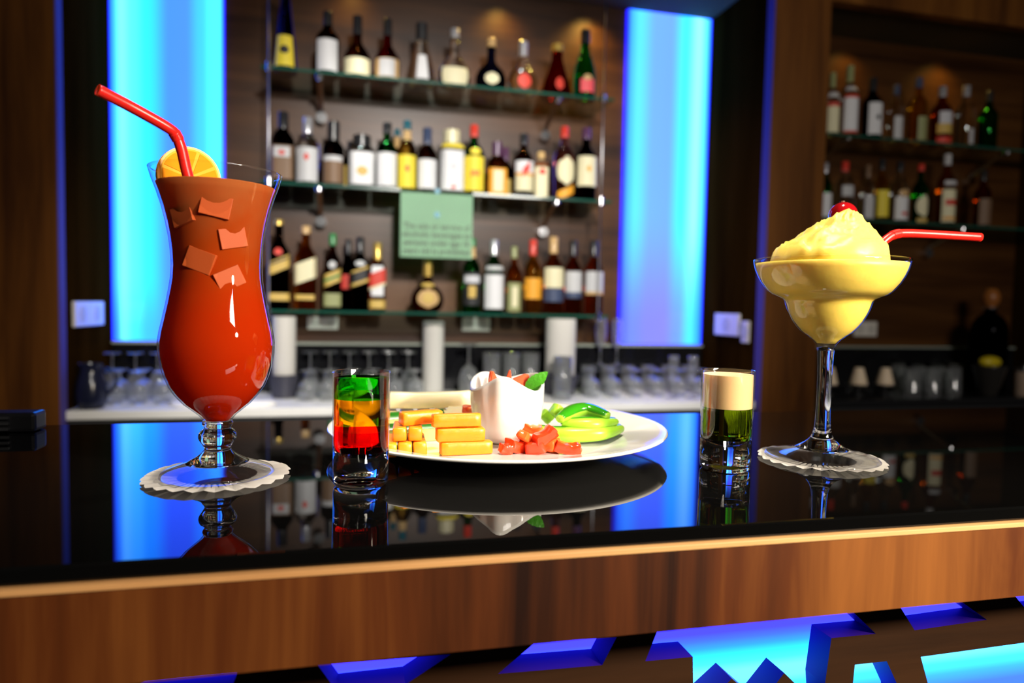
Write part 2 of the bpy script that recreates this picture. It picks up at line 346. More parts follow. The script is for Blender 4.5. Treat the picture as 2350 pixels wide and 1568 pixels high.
# ------------------------------------------------------------------ shelves
SH = {1: .983, 2: .565, 3: .088}
def glass_shelf(x0, x1, y0, z, brackets, label):
    t = empty('glass_shelf', ((x0+x1)/2, W, z)); tag(t, label, 'shelf'); c = (x0+x1)/2
    obj('pane', B(x0-c, x1-c, y0-W, -.0005, -.010, 0), SHELF_GLASS, t)
    obj('front_edge', B(x0-c, x1-c, y0-W-.0015, y0-W, -.010, 0), SHELF_EDGE, t)
    for bx in brackets:                            # chrome arm slanting down from under the pane to a boss on the wall
        b = obj('bracket', tube([(bx-c, y0-W+.02, -.016), (bx-c, y0-W+.05, -.020), (bx-c, -.05, -.085), (bx-c, -.03, -.10)], .010, 10), CHROME, t, smooth=True)
        obj('wall_boss', tube([(bx-c, -.045, -.118), (bx-c, -.0005, -.118)], .022, 16), CHROME, b, auto=40)
        obj('pad', tube([(bx-c, y0-W+.02, -.0105), (bx-c, y0-W+.02, -.024)], .014, 14), CHROME, b, auto=40)
xa, xb = at(600, 180, y=2.72).x, at(1405, 250, y=2.72).x
bl, br = at(735, 230, y=2.80).x, at(1262, 300, y=2.84).x
glass_shelf(xa, xb, 2.70, SH[1], (bl, br), 'topmost glass shelf of liquor bottles between the blue panels')
glass_shelf(xa, xb, 2.70, SH[2], (bl, br), 'middle glass shelf of liquor bottles with the pale green notice on its edge')
glass_shelf(xa-.01, xb, 2.70, SH[3], (), 'lowest glass shelf of liquor bottles above the white cylinders')
glass_shelf(xR2+.003, 3.44, 2.70, .925, (2.2, 3.1), 'upper glass shelf in the dark bay right of the wooden column')
glass_shelf(xR2+.003, 3.44, 2.70, .548, (2.2, 2.86), 'lower glass shelf in the dark bay right of the wooden column')
for px, side in ((617, 'left'), (1383, 'right')):   # thin rods the shelves hang on
    X = at(px, 300, y=2.688).x
    t = empty('shelf_rod', (X, 2.688, SH[3]-.03)); tag(t, 'thin upright metal rod at the %s ends of the stacked glass shelves' % side, 'rod')
    obj('rod', tube([(0, 0, 0), (0, 0, SZ-SH[3]+.03)], .003, 8), STEEL, t, smooth=True)
    for z in SH.values(): obj('clamp', tube([(0, 0, z-SH[3]+.03-.022), (0, 0, z-SH[3]+.03+.010)], .010, 12), CHROME, t, auto=40)

# ------------------------------------------------------------------ bottles
def circ(t): return (math.cos(t), math.sin(t))
def sq(t):
    c, s = math.cos(t), math.sin(t); k = (abs(c)**5+abs(s)**5)**(-1/5.0); return (c*k*.93, s*k*.93)
def flat(t): return (math.cos(t), .58*math.sin(t))
PROF = {
 'round':  (circ, [(.92, 0), (1, .02), (1, .56), (.96, .62), (.72, .68), (.45, .735), (.38, .78), (.36, 1)]),
 'square': (sq,   [(.92, 0), (1, .015), (1, .60), (.94, .65), (.62, .72), (.42, .77), (.38, .82), (.36, 1)]),
 'taper':  (circ, [(1, 0), (1, .05), (.95, .15), (.70, .50), (.45, .80), (.40, 1)]),
 'squat':  (circ, [(.90, 0), (1, .04), (1, .30), (.93, .40), (.62, .50), (.36, .58), (.32, .66), (.31, 1)]),
 'cone':   (circ, [(1, 0), (.99, .03), (.80, .28), (.56, .50), (.40, .66), (.34, .76), (.34, 1)]),
 'flask':  (flat, [(.60, 0), (.88, .06), (1, .19), (.97, .30), (.78, .42), (.46, .51), (.30, .57), (.27, .65), (.26, 1)]),
 'champ':  (circ, [(.95, 0), (1, .02), (1, .38), (.92, .48), (.68, .60), (.45, .70), (.40, .78), (.38, 1)]),
 'box':    (sq,   [(.94, 0), (1, .015), (1, .68), (.95, .74), (.60, .80), (.48, .83), (.46, 1)]),
}
GC = {'clear': (.96, .98, .97), 'green': (.08, .50, .12), 'amber': (.62, .25, .05), 'dark': (.10, .05, .03), 'brown': (.28, .10, .03), 'red': (.42, .02, .02), 'gold': (.95, .72, .22), 'blue': (.10, .12, .30), 'pink': (.85, .55, .5), 'whisky': (.80, .42, .10)}
LC = {'white': (.78, .78, .80), 'grey': (.55, .55, .56), 'cream': (.80, .74, .48), 'yellow': (.85, .68, .05), 'gold': (.62, .42, .10), 'brown': (.20, .12, .07), 'red': (.65, .05, .03), 'orange': (.85, .38, .03), 'black': (.02, .02, .022), 'navy': (.05, .07, .14), 'silver': (.62, .62, .66), 'green': (.03, .22, .06), 'olive': (.30, .32, .14), 'pink': (.85, .10, .12), 'tan': (.60, .38, .16), 'purple': (.10, .04, .10), 'teal': (.02, .12, .16)}
def lab(c): return pbr('label_'+c, LC[c], .55)
def capm(c): return pbr('cap_'+c, LC[c], .25, metal=.6 if c in ('gold', 'silver') else 0)
def interp(prof, z):
    for (r0, z0), (r1, z1) in zip(prof, prof[1:]):
        if z <= z1: return r0+(r1-r0)*(z-z0)/max(1e-6, z1-z0)
    return prof[-1][0]
def bottle(X, Y, Z, h, r, kind, gl, cap, capz, labels, label, group=None, rz=0.0):
    """labels: (z0, z1, colour, half width 0..1 of the radius, shape)"""
    t = empty('liquor_bottle', (X, Y, Z), rz); tag(t, label, 'bottle', group)
    xs, prof = PROF[kind]; N = 24
    body = [(a*r, z*h) for a, z in prof if z < capz]+[(interp(prof, capz)*r, capz*h)]
    obj('glass_body', lathe([(0, 0)]+body, N, xs=xs), glass('bottle_'+gl, GC[gl], 1.42), t, smooth=True)
    cr_ = interp(prof, capz)*r*1.10
    obj('cap', lathe([(cr_, capz*h-.004), (cr_, h*.99), (cr_*.9, h)], 16, xs=circ if kind != 'flask' else circ), capm(cap), t, auto=40)
    if kind == 'flask': cr_ = cr_
    for i, L in enumerate(labels):
        z0, z1, c, hw = L[:4]; sh = L[4] if len(L) > 4 else 'rect'; e = .0008+.0005*i
        bm = bmesh.new(); nu, nv = 9, 6; g = []
        for b in range(nv+1):
            row = []
            for a in range(nu+1):
                u = -1+2*a/nu; v = b/nv
                if sh == 'oval': u *= math.sqrt(max(0.02, 1-(2*v-1)**2))
                if sh == 'gem': u *= max(.05, 1-abs(2*v-1))
                zz = z0+(z1-z0)*v
                if sh == 'diag': zz += .06*u
                ang = -math.pi/2+u*math.asin(min(.999, hw))
                k = xs(ang); rr = interp(prof, zz)*r
                row.append(bm.verts.new((k[0]*rr+math.cos(ang)*e, k[1]*rr+math.sin(ang)*e, zz*h)))
            g.append(row)
        for b in range(nv):
            for a in range(nu): bm.faces.new((g[b][a], g[b][a+1], g[b+1][a+1], g[b+1][a]))
        me = bpy.data.meshes.new('label'); bm.to_mesh(me); bm.free()
        link('label' if sh in ('rect', 'oval', 'diag') else 'emblem', me, lab(c), t, smooth=True)
    return t
def shelf_bottle(px, top, base, hw, Y, Z, kind, gl, cap, capz, labels, label, group=None):
    X = at(px, (top+base)/2, y=Y).x; h = zat(top, X, Y)-Z
    r = hw*mpp((X, Y, Z+.1))
    return bottle(X, Y, Z+.0005, h, r, kind, gl, cap, capz, labels, label, group, random.uniform(-.06, .06))
T1 = [
 (655, -28, 163, 27, 'taper', 'blue', 'yellow', .92, [(.06, .42, 'yellow', .8), (.20, .30, 'black', .45, 'oval')], 'tall tapering dark bottle with yellow label, first on the top shelf'),
 (752, 28, 180, 27, 'round', 'dark', 'black', .80, [(.07, .54, 'white', .85)], 'dark bottle with a large white label, second on the top shelf'),
 (820, 38, 186, 31, 'squat', 'brown', 'black', .72, [(.05, .30, 'cream', .92)], 'squat brown bottle with a wide cream label, third on the top shelf'),
 (889, 45, 192, 29, 'squat', 'red', 'black', .75, [(.05, .34, 'tan', .90), (.06, .33, 'grey', .6)], 'dark reddish squat bottle with greyish tan label on the top shelf'),
 (967, 55, 201, 35, 'cone', 'clear', 'black', .74, [(.06, .46, 'white', .42)], 'clear bell shaped bottle with black cap and narrow white label'),
 (1043, 68, 213, 37, 'flask', 'clear', 'silver', .86, [(.06, .34, 'cream', .80)], 'clear rounded long necked bottle with cream label and silver stopper'),
 (1127, 90, 216, 36, 'flask', 'blue', 'tan', .86, [(.12, .34, 'cream', .45, 'oval')], 'dark rounded flask bottle with small cream oval label on the top shelf'),
 (1200, 97, 224, 36, 'flask', 'clear', 'silver', .74, [(.10, .38, 'red', .42, 'oval'), (.04, .09, 'black', .7)], 'clear fan shaped decanter bottle with silver neck and dark red centre'),
 (1278, 103, 232, 37, 'cone', 'red', 'gold', .88, [(.10, .34, 'red', .3, 'oval')], 'dark red pear shaped bottle with a round gold stopper'),
 (1342, 70, 240, 25, 'champ', 'green', 'black', .82, [(.10, .28, 'pink', .62), (.26, .34, 'tan', .4, 'oval')], 'slim green bottle with pinkish red label, last on the top shelf'),
]
T2 = [
 (650, 258, 425, 27, 'square', 'dark', 'black', .78, [(.06, .52, 'brown', .85), (.36, .50, 'grey', .6), (.38, .46, 'red', .35, 'gem')], 'dark square shouldered bottle with brown label, first on the middle shelf'),
 (706, 270, 428, 27, 'round', 'clear', 'silver', .78, [(.05, .54, 'grey', .88), (.34, .46, 'red', .25, 'gem')], 'clear bottle with pale grey label, red emblem and white silver cap'),
 (765, 280, 432, 25, 'round', 'dark', 'black', .72, [(.05, .46, 'brown', .85), (.38, .46, 'grey', .8)], 'dark bottle with dull brown label between clear bottles on the middle shelf'),
 (830, 312, 437, 31, 'box', 'clear', 'black', .80, [(.06, .66, 'white', .9), (.22, .40, 'gold', .4, 'oval')], 'squat clear bottle with white label and gold roundel on the middle shelf'),
 (888, 283, 438, 24.5, 'round', 'green', 'black', .86, [(.05, .54, 'white', .88)], 'green bottle with a large white label on the middle shelf'),
 (934, 278, 437, 22, 'round', 'gold', 'teal', .88, [(.04, .50, 'yellow', .88), (.26, .36, 'red', .25, 'gem'), (.72, .86, 'tan', .95)], 'slim golden bottle with orange yellow label and red emblem'),
 (980, 295, 440, 23, 'round', 'brown', 'navy', .76, [(.05, .50, 'white', .9)], 'dark brown bottle with navy neck foil and white label'),
 (1036, 300, 443, 29, 'box', 'clear', 'cream', .80, [(.04, .66, 'white', .92), (.70, .77, 'yellow', .85), (.36, .46, 'silver', .25, 'gem'), (.06, .12, 'red', .2, 'oval')], 'white labelled square bottle with white cap and yellow collar'),
 (1087, 288, 449, 24, 'round', 'green', 'red', .84, [(.05, .54, 'yellow', .92), (.56, .66, 'yellow', .5, 'oval')], 'green bottle with red cap and bright yellow label on the middle shelf'),
 (1140, 327, 456, 23, 'square', 'amber', 'purple', .76, [(.03, .50, 'orange', .8), (.08, .46, 'cream', .45)], 'amber bottle with orange and cream label and purple cap'),
 (1201, 308, 460, 23, 'round', 'brown', 'black', .84, [(.10, .34, 'cream', .9), (.34, .38, 'orange', .9), (.38, .56, 'white', .9), (.36, .5, 'red', .35, 'diag')], 'brown bottle with white label crossed by a red slash'),
 (1241, 350, 466, 17, 'box', 'amber', 'tan', .86, [(.02, .78, 'cream', .95), (.50, .64, 'red', .45, 'oval')], 'short narrow bottle with tall white label and red dot'),
 (1294, 292, 468, 24, 'round', 'pink', 'red', .86, [(.20, .58, 'cream', .85, 'oval'), (.04, .16, 'orange', .8, 'diag')], 'bottle with red neck, pale oval label and orange foot band'),
 (1344, 295, 470, 25, 'round', 'dark', 'purple', .86, [(.20, .60, 'cream', .88), (.38, .48, 'orange', .25, 'gem')], 'dark bottle with a large pale yellow label, last on the middle shelf'),
]
T2B = [
 (804, 325, 434, 17, 'square', 'dark', 'black', .80, [(.05, .5, 'gold', .8)], 'dark bottle standing behind the squat clear bottle with white label'),
 (911, 297, 436, 17, 'round', 'amber', 'teal', .90, [(.70, .88, 'tan', .95)], 'amber bottle with tan neck band standing behind the green bottle'),
 (1159, 340, 458, 17, 'round', 'brown', 'purple', .76, [(.05, .4, 'gold', .8)], 'brown bottle with purple cap standing behind the orange labelled one'),
]
T3 = [
 (640, 505, 712, 27, 'square', 'dark', 'gold', .95, [(.42, .56, 'gold', .85, 'diag'), (.52, .545, 'black', .9, 'diag'), (.60, .68, 'red', .35, 'oval'), (.10, .18, 'gold', .85)], 'dark square bottle with slanting gold label, first on the lowest shelf'),
 (702, 520, 712, 27, 'square', 'whisky', 'tan', .92, [(.34, .58, 'cream', .9, 'diag'), (.12, .18, 'gold', .7)], 'square bottle with slanting plain pale yellow label on the lowest shelf'),
 (763, 537, 713, 21, 'square', 'brown', 'green', .86, [(.34, .50, 'gold', .92, 'diag'), (.40, .44, 'green', .94, 'diag'), (.54, .64, 'grey', .4, 'oval'), (.05, .22, 'olive', .8)], 'square bottle with slanting green and gold label'),
 (826, 545, 713, 22, 'square', 'dark', 'black', .80, [(.38, .56, 'black', .92, 'diag'), (.54, .57, 'gold', .94, 'diag'), (.36, .40, 'gold', .94, 'diag'), (.60, .68, 'grey', .5, 'oval')], 'dark square bottle with slanting black and gold label'),
 (866, 558, 714, 20, 'square', 'amber', 'gold', .76, [(.04, .16, 'gold', .92), (.22, .66, 'white', .6), (.36, .58, 'red', .9, 'diag'), (.34, .38, 'cream', .92, 'diag')], 'square bottle with slanting red and white label and gold cap'),
 (981, 597, 715, 38, 'flask', 'brown', 'gold', .70, [(.08, .46, 'tan', .66, 'oval'), (.17, .37, 'gold', .36, 'oval'), (.48, .56, 'gold', .85, 'oval')], 'round brown flask with gold medallion and gold neck under the notice'),
 (1082, 548, 718, 21, 'round', 'green', 'green', .90, [(.10, .54, 'black', .9), (.40, .50, 'silver', .8), (.20, .36, 'gold', .4), (.74, .88, 'tan', .9)], 'green bottle with black and gold label beside the notice'),
 (1133, 551, 720, 23, 'round', 'green', 'silver', .80, [(.06, .52, 'white', .92), (.58, .64, 'grey', .85)], 'green bottle with silver cap and tall white label'),
 (1179, 567, 721, 18, 'round', 'whisky', 'olive', .84, [(.03, .46, 'olive', .85), (.10, .40, 'cream', .35)], 'small amber bottle with mottled green label on the lowest shelf'),
 (1222, 551, 722, 21, 'round', 'gold', 'red', .80, [(.20, .48, 'orange', .92)], 'golden bottle with orange label and red neck foil'),
 (1269, 545, 723, 24, 'round', 'whisky', 'tan', .80, [(.34, .60, 'cream', .92), (.16, .33, 'navy', .92)], 'bottle with cream over navy label and tan neck foil'),
 (1314, 553, 724, 21, 'round', 'amber', 'black', .80, [(.30, .58, 'grey', .9, 'rect'), (.22, .30, 'navy', .9)], 'black capped bottle with pale label, second from the right on the lowest shelf'),
 (1361, 553, 725, 23, 'round', 'amber', 'black', .80, [(.30, .58, 'grey', .9, 'rect'), (.27, .31, 'tan', .9)], 'black capped bottle with pale label, last on the lowest shelf'),
]
T3B = [(799, 550, 711, 17, 'square', 'dark', 'black', .80, [(.3, .5, 'red', .8)], 'dark square bottle standing behind the black and gold labelled one')]
for rows, Y, sh in ((T1, 2.78, 1), (T2, 2.78, 2), (T2B, 2.875, 2), (T3, 2.78, 3), (T3B, 2.875, 3)):
    for px, top, base, hw, *rest in rows:
        shelf_bottle(px, top, base, hw, Y, SH[sh], *rest, 'bottles on the %s glass shelf' % {1: 'top', 2: 'middle', 3: 'lowest'}[sh])
# red letters on the yellow label
for o in list(C.objects):
    if o.name.startswith('liquor_bottle') and 'bright yellow label' in o.get('label', ''): yb = o
R1 = [
 (1909, 168, 312, 18, 'round', 'clear', 'olive', .78, [(.06, .46, 'cream', .9), (.46, .52, 'red', .9), (.6, .68, 'grey', .9)], 'bottle with white and red label beside the wooden column, upper bay shelf'),
 (1948, 152, 318, 22, 'round', 'clear', 'olive', .78, [(.08, .54, 'white', .92), (.54, .58, 'red', .9), (.06, .09, 'red', .9), (.64, .70, 'grey', .9)], 'bottle with tall white red edged label, second on the upper bay shelf'),
 (2001, 180, 322, 24, 'round', 'dark', 'black', .80, [(.08, .58, 'white', .85), (.30, .40, 'black', .3, 'gem')], 'dark bottle with white label, third on the upper bay shelf'),
 (2055, 196, 330, 18, 'round', 'clear', 'navy', .84, [(.05, .44, 'grey', .7)], 'bottle with small grey label, fourth on the upper bay shelf'),
 (2106, 180, 334, 23, 'round', 'gold', 'navy', .86, [(.05, .40, 'olive', .6)], 'pale yellow bottle with bright shoulder on the upper bay shelf'),
 (2160, 200, 340, 25, 'round', 'amber', 'silver', .84, [(.36, .56, 'silver', .8), (.20, .36, 'gold', .9), (.04, .14, 'red', .9)], 'amber bottle with silver, gold and red label on the upper bay shelf'),
 (2215, 198, 342, 23, 'round', 'clear', 'silver', .84, [(.06, .3, 'grey', .3)], 'plain clear bottle, next to last on the upper bay shelf'),
 (2268, 210, 343, 23, 'round', 'green', 'black', .84, [], 'dark green bottle at the shaded end of the upper bay shelf'),
]
R2 = [
 (1893, 375, 503, 16, 'round', 'green', 'silver', .84, [(.04, .46, 'white', .9)], 'green bottle with white label behind the yellow cocktail'),
 (1937, 372, 505, 22, 'round', 'clear', 'red', .84, [(.40, .58, 'grey', .8)], 'clear bottle with red cap behind the cherry'),
 (1990, 380, 509, 17, 'round', 'clear', 'brown', .80, [(.05, .45, 'grey', .8)], 'slim bottle with grey label on the lower bay shelf'),
 (2022, 366, 511, 19, 'round', 'gold', 'black', .84, [(.08, .5, 'yellow', .9)], 'bottle with dull gold label on the lower bay shelf'),
 (2063, 372, 513, 22, 'round', 'clear', 'black', .86, [(.05, .42, 'white', .9), (.42, .54, 'tan', .7, 'oval'), (.12, .18, 'red', .4, 'oval')], 'bottle with white and tan label in the middle of the lower bay shelf'),
 (2111, 378, 514, 19, 'round', 'green', 'red', .90, [(.12, .48, 'cream', .9, 'oval'), (.03, .10, 'gold', .8)], 'green bottle with pale oval label on the lower bay shelf'),
 (2171, 355, 516, 23, 'round', 'whisky', 'grey', .86, [(.05, .50, 'cream', .9), (.28, .36, 'red', .7), (.08, .12, 'orange', .8), (.56, .62, 'grey', .8)], 'tall bottle with cream and red striped label on the lower bay shelf'),
 (2255, 392, 518, 21, 'round', 'amber', 'black', .84, [(.05, .5, 'brown', .9)], 'dim amber bottle at the shaded end of the lower bay shelf'),
]
for rows, Z, nm in ((R1, .925, 'upper'), (R2, .548, 'lower')):
    for px, top, base, hw, *rest in rows:
        shelf_bottle(px, top, base, hw, 2.78, Z, *rest, 'bottles on the %s shelf of the dark bay' % nm)

def text(name, body, size, mat, parent, loc, rot=(math.pi/2, 0, 0), align='CENTER', ext=.0002, bold=0):
    c = bpy.data.curves.new(name, 'FONT'); c.body = body; c.size = size; c.align_x = align; c.align_y = 'CENTER'; c.extrude = ext; c.offset = bold
    o = bpy.data.objects.new('tmp', c); C.objects.link(o)
    me = bpy.data.meshes.new_from_object(o.evaluated_get(bpy.context.evaluated_depsgraph_get())); bpy.data.objects.remove(o); bpy.data.curves.remove(c)
    o = link(name, me, mat, parent); o.location = loc; o.rotation_euler = rot; return o
text('lettering', 'J&B', .026, lab('red'), yb, (0, -.0465*.93-.002, .085), bold=.0006)

# notice hung on the middle shelf ---------------------------------
pa, pc = at(920, 452, y=2.692), at(1083, 597, y=2.692)
nx, nw, nh = (at(918, 590, y=2.692).x+at(1083, 590, y=2.692).x)/2, at(1083, 590, y=2.692).x-at(918, 590, y=2.692).x, zat(477, .3, 2.692)-zat(592, .3, 2.692)
zn = zat(592, nx, 2.692)
note = empty('paper_notice', (nx, 2.692, zn)); tag(note, 'pale green paper notice hung on the front edge of the middle glass shelf', 'notice')
zs_ = SH[2]-zn
bm = bmesh.new(); n = 10
prof = [(0, 0), (-.002, nh*.5), (0, zs_-.012), (0, zs_+.0015), (.03, zs_+.0020), (.10, zs_+.0020)]
ra = [(bm.verts.new((-nw/2, y, z)), bm.verts.new((nw/2, y, z))) for y, z in prof]
for a, b in zip(ra, ra[1:]): bm.faces.new((a[0], a[1], b[1], b[0]))
bmesh.ops.solidify(bm, geom=bm.faces[:], thickness=.0006)
NOTE = pbr('pale_green_paper', (.50, .86, .56), .7, noise=.04, nscale=8)
obj('sheet', bm, NOTE, note)
INK = pbr('grey_ink', (.16, .22, .16), .8)
for i, s in enumerate(('The sale or service of', 'alcoholic beverages to', 'persons under age 18', 'years old is prohibited')):
    text('lettering', s, nw*.105, INK, note, (0, -.0035, nh*(.62-.165*i)), bold=.0006)
for z in (nh*.86, zs_-.004):
    obj('blue_pin', tube([(.0, -.006, z), (.0, .0, z)], .011, 14), pbr('blue_pin', (.05, .30, .42), .4), note, auto=40)

# outlets ----------------------------------------------------------
def outlet(loc, w, h, label, rz=0, gang=1):
    t = empty('wall_outlet', loc, rz); tag(t, label, 'outlet')
    obj('plate', B(-w/2, w/2, -.012, -.0005, -h/2, h/2, bev=.003), OUTLET, t)
    for i in range(gang):
        cx = (i-(gang-1)/2)*w/gang
        obj('socket', tube([(cx, -.0135, 0), (cx, -.0119, 0)], h*.33, 16), pbr('outlet_inner', (.55, .52, .47), .5), t, auto=40)
def wall_outlet(px0, py0, px1, py1, label, gang=2):
    a, b = at(px0, py0, y=W), at(px1, py1, y=W); outlet(((a.x+b.x)/2, W, (a.z+b.z)/2), abs(b.x-a.x), abs(a.z-b.z), label, 0, gang)
wall_outlet(706, 727, 776, 756, 'beige double wall outlet under the lowest shelf, behind the shot glass with layers')
wall_outlet(1060, 729, 1123, 760, 'beige double wall outlet under the lowest shelf, right of the middle white cylinder')
wall_outlet(1958, 738, 2008, 772, 'beige wall outlet in the dark bay behind the yellow cocktail')
a, b = at(1645, 745, x=xR), at(1700, 745, x=xR); zc = at(1672, 745, x=xR).z
outlet((xR, (a.y+b.y)/2, zc), abs(a.y-b.y), .095, 'beige wall outlet on the glossy side of the right hand column', -math.pi/2, 1)
a2 = at(1714, 762, x=xR); outlet((xR, a2.y, a2.z), .05, .09, 'small narrow switch plate beside the outlet on the column side', -math.pi/2, 1)
a, b = at(148, 720, x=xL), at(232, 720, x=xL)
a.y, b.y = max(2.5, a.y), min(2.93, b.y)
outlet((xL+.0045, 2.665, at(195, 720, x=xL).z), .27, .085, 'pale double outlet on the side of the left column next to the blue panel', math.pi/2, 2)

# ------------------------------------------------------------------ things on the back counter
def white_cylinder(px, top, bot, hw, pot, Y, label):
    X = at(px, (top+bot)/2, y=Y).x; zt_ = zat(top, X, Y); r = hw*mpp((X, Y, CT)); z0 = CT+.0005
    t = empty('paper_cylinder', (X, Y, z0)); tag(t, label, 'cylinder'); h = zt_-CT
    ph = h*pot
    obj('tube', lathe([(r*.96, max(.002, ph*.6)), (r, max(.004, ph*.6+.004)), (r, h-.003), (r*.97, h)], 28), pbr('white_card', (.55, .53, .49), .8), t, auto=40)
    if pot:
        obj('holder', lathe([(r*.86, 0), (r*1.02, .003), (r*1.30, ph-.004), (r*1.30, ph), (r*1.22, ph), (r*.98, .01)], 28, cap1=False), pbr('dark_holder', (.035, .035, .05), .4), t, auto=40)
white_cylinder(652, 727, 910, 27, .29, 2.74, 'tall white cylinder in a dark holder behind the orange cocktail')
white_cylinder(994, 738, 893, 24, 0, 2.86, 'tall plain white cylinder on the back counter in the middle')
white_cylinder(1286, 732, 904, 34, .27, 2.74, 'tall white cylinder in a black holder, furthest right of the three')

def thing_mesh(kind):
    if kind == 'snifter':      # upside down stemmed bowl
        p = [(.030, 0), (.038, .02), (.042, .045), (.036, .075), (.012, .092), (.0045, .100), (.004, .125), (.010, .130), (.034, .133), (.034, .135)]
    elif kind == 'wine':
        p = [(.032, 0), (.039, .03), (.040, .06), (.030, .095), (.010, .115), (.0045, .125), (.004, .185), (.012, .192), (.036, .196), (.036, .198)]
    elif kind == 'tumbler':
        p = [(.036, 0), (.035, .002), (.031, .115), (.0305, .118), (0, .118)]
    elif kind == 'highball':
        p = [(.036, 0), (.037, .003), (.038, .17), (.036, .171), (.034, .012), (0, .012)]
    elif kind == 'flute':
        p = [(.030, 0), (.030, .003), (.005, .010), (.0045, .075), (.018, .10), (.027, .15), (.024, .22)]
    return lathe(spline(p, 3) if kind not in ('tumbler', 'highball') else p, 20, cap0=False, cap1=False)
KM = {}
def bar_glass(kind, X, Y, label, group, z=None, sc=1.0, cat='glass'):
    if kind not in KM:
        bm = thing_mesh(kind); bmesh.ops.recalc_face_normals(bm, faces=bm.faces); bmesh.ops.solidify(bm, geom=bm.faces[:], thickness=.0016)
        o = obj({'snifter': 'brandy_glass', 'wine': 'wine_glass', 'tumbler': 'tumbler_glass', 'highball': 'highball_glass', 'flute': 'flute_glass'}[kind], bm, hazy('bar_glass', (.97, .98, .98), .07), smooth=True)
        KM[kind] = (o, [])
    else:
        o = KM[kind][0].copy(); C.objects.link(o)
    o.location = (X, Y, (CT if z is None else z)+.0005); o.scale = (sc,)*3; o.rotation_euler = (0, 0, random.uniform(0, 6))
    tag(o, label, cat, group); return o
ORD = ['first', 'second', 'third', 'fourth', 'fifth', 'sixth', 'seventh']
def ranks(table, fmt, gfmt):
    for Y, pxs, kd, nm, sc in table:
        for i, px in enumerate(pxs):
            q = at(px, 860, y=Y); bar_glass(kd, q.x, Y, fmt % (ORD[i], nm), gfmt % nm, sc=sc)
# upside down stemmed glasses left of centre, three ranks
ranks(((2.85, (712, 757, 802, 847, 892, 937), 'wine', 'rear', .85), (2.76, (716, 764, 812, 860, 908, 952), 'snifter', 'second', .78), (2.66, (706, 752, 905, 953), 'snifter', 'front', .82)),
      '%s glass from the left in the %s rank of upturned glasses behind the layered shot', '%s rank of upturned glasses behind the layered shot')
q = at(1076, 830, y=2.80); bar_glass('wine', q.x, 2.80, 'single upside down wine glass between the white cylinders', None, sc=1.05)
for i, px in enumerate((1128, 1173, 1217)):
    q = at(px, 850, y=2.80); bar_glass('highball', q.x, 2.80, '%s of three straight tall tumblers from the left, behind the white sauce cup' % ORD[i], 'straight tumblers behind the white sauce cup')
q = at(1291, 850, y=2.60); bar_glass('highball', q.x, 2.60, 'clear straight tumbler in front of the white cylinder with black holder', None)
ranks(((2.86, (1348, 1394, 1440, 1486, 1532, 1578), 'tumbler', 'rear', .95), (2.76, (1352, 1400, 1448, 1496, 1544, 1590), 'snifter', 'middle', .82), (2.66, (1360, 1410, 1460, 1510, 1560, 1608), 'snifter', 'front', .82)),
      '%s glass from the left in the %s rank under the right blue panel', '%s rank of glasses under the right blue panel')
for px, lb in ((1378, 'left one of two tall flute glasses standing above the tumblers beside the blue panel'), (1416, 'right one of two tall flute glasses standing above the tumblers beside the blue panel')):
    q = at(px, 800, y=2.86); bar_glass('flute', q.x, 2.86, lb, None, z=CT+.1125, sc=.95)
for px, lb, yy in ((1546, 'tall flute glass among small glasses under the blue panel', 2.59), (1590, 'tall flute glass nearest the right column under the blue panel', 2.58)):
    q = at(px, 840, y=yy); bar_glass('flute', q.x, yy, lb, None, sc=.8)
# left group lit by the blue panel
ranks(((2.84, (205, 258, 311, 362), 'wine', 'rear', .82), (2.73, (222, 276, 330, 384), 'snifter', 'middle', .82), (2.63, (262, 318, 374), 'snifter', 'front', .84)),
      '%s glass from the left in the %s rank under the left blue panel', '%s rank of glasses under the left blue panel')
t = empty('dark_jug', (xL+.06, 2.53, CT+.0005)); tag(t, 'dark jug on the white counter against the left column', 'jug')
obj('body', lathe(spline([(.036, 0), (.048, .03), (.046, .08), (.034, .125), (.037, .15)], 4), 24, cap1=False), pbr('dark_jug', (.01, .012, .03), .2), t, smooth=True)
obj('handle', tube(spline([(.040, 0, .13), (.070, 0, .12), (.075, 0, .08), (.046, 0, .045)], 5), .006, 8), pbr('dark_jug', (.01, .012, .03), .2), t, smooth=True)
# folded white cloth under the front glasses on the left
bm = lathe([(0, 0), (.17, .0), (.175, .004), (.16, .012), (.06, .016), (0, .016)], 40, xs=lambda t: (math.cos(t)*(1+.04*math.sin(5*t)), .36*math.sin(t)*(1+.05*math.cos(3*t))))
o = obj('folded_cloth', bm, PAPER, smooth=True); q = at(520, 925, z=CT); o.location = (q.x, 2.545, CT+.0005)
tag(o, 'white folded cloth lying on the back counter behind the orange cocktail', 'cloth')
# blue and dark bits at the back edge of the bar
q = at(30, 952, z=.0)
t = empty('bar_gadget', (at(30, 960, y=.69).x, .69, .0003)); tag(t, 'small black gadget with metal slats on the far left end of the bar', 'gadget')
obj('housing', B(-.026, .022, -.012, .012, 0, .017, bev=.003), BLACK, t)
for i in range(3): obj('slat', B(-.020, .002, -.0145, -.012, .002+.005*i, .0042+.005*i), STEEL, t)

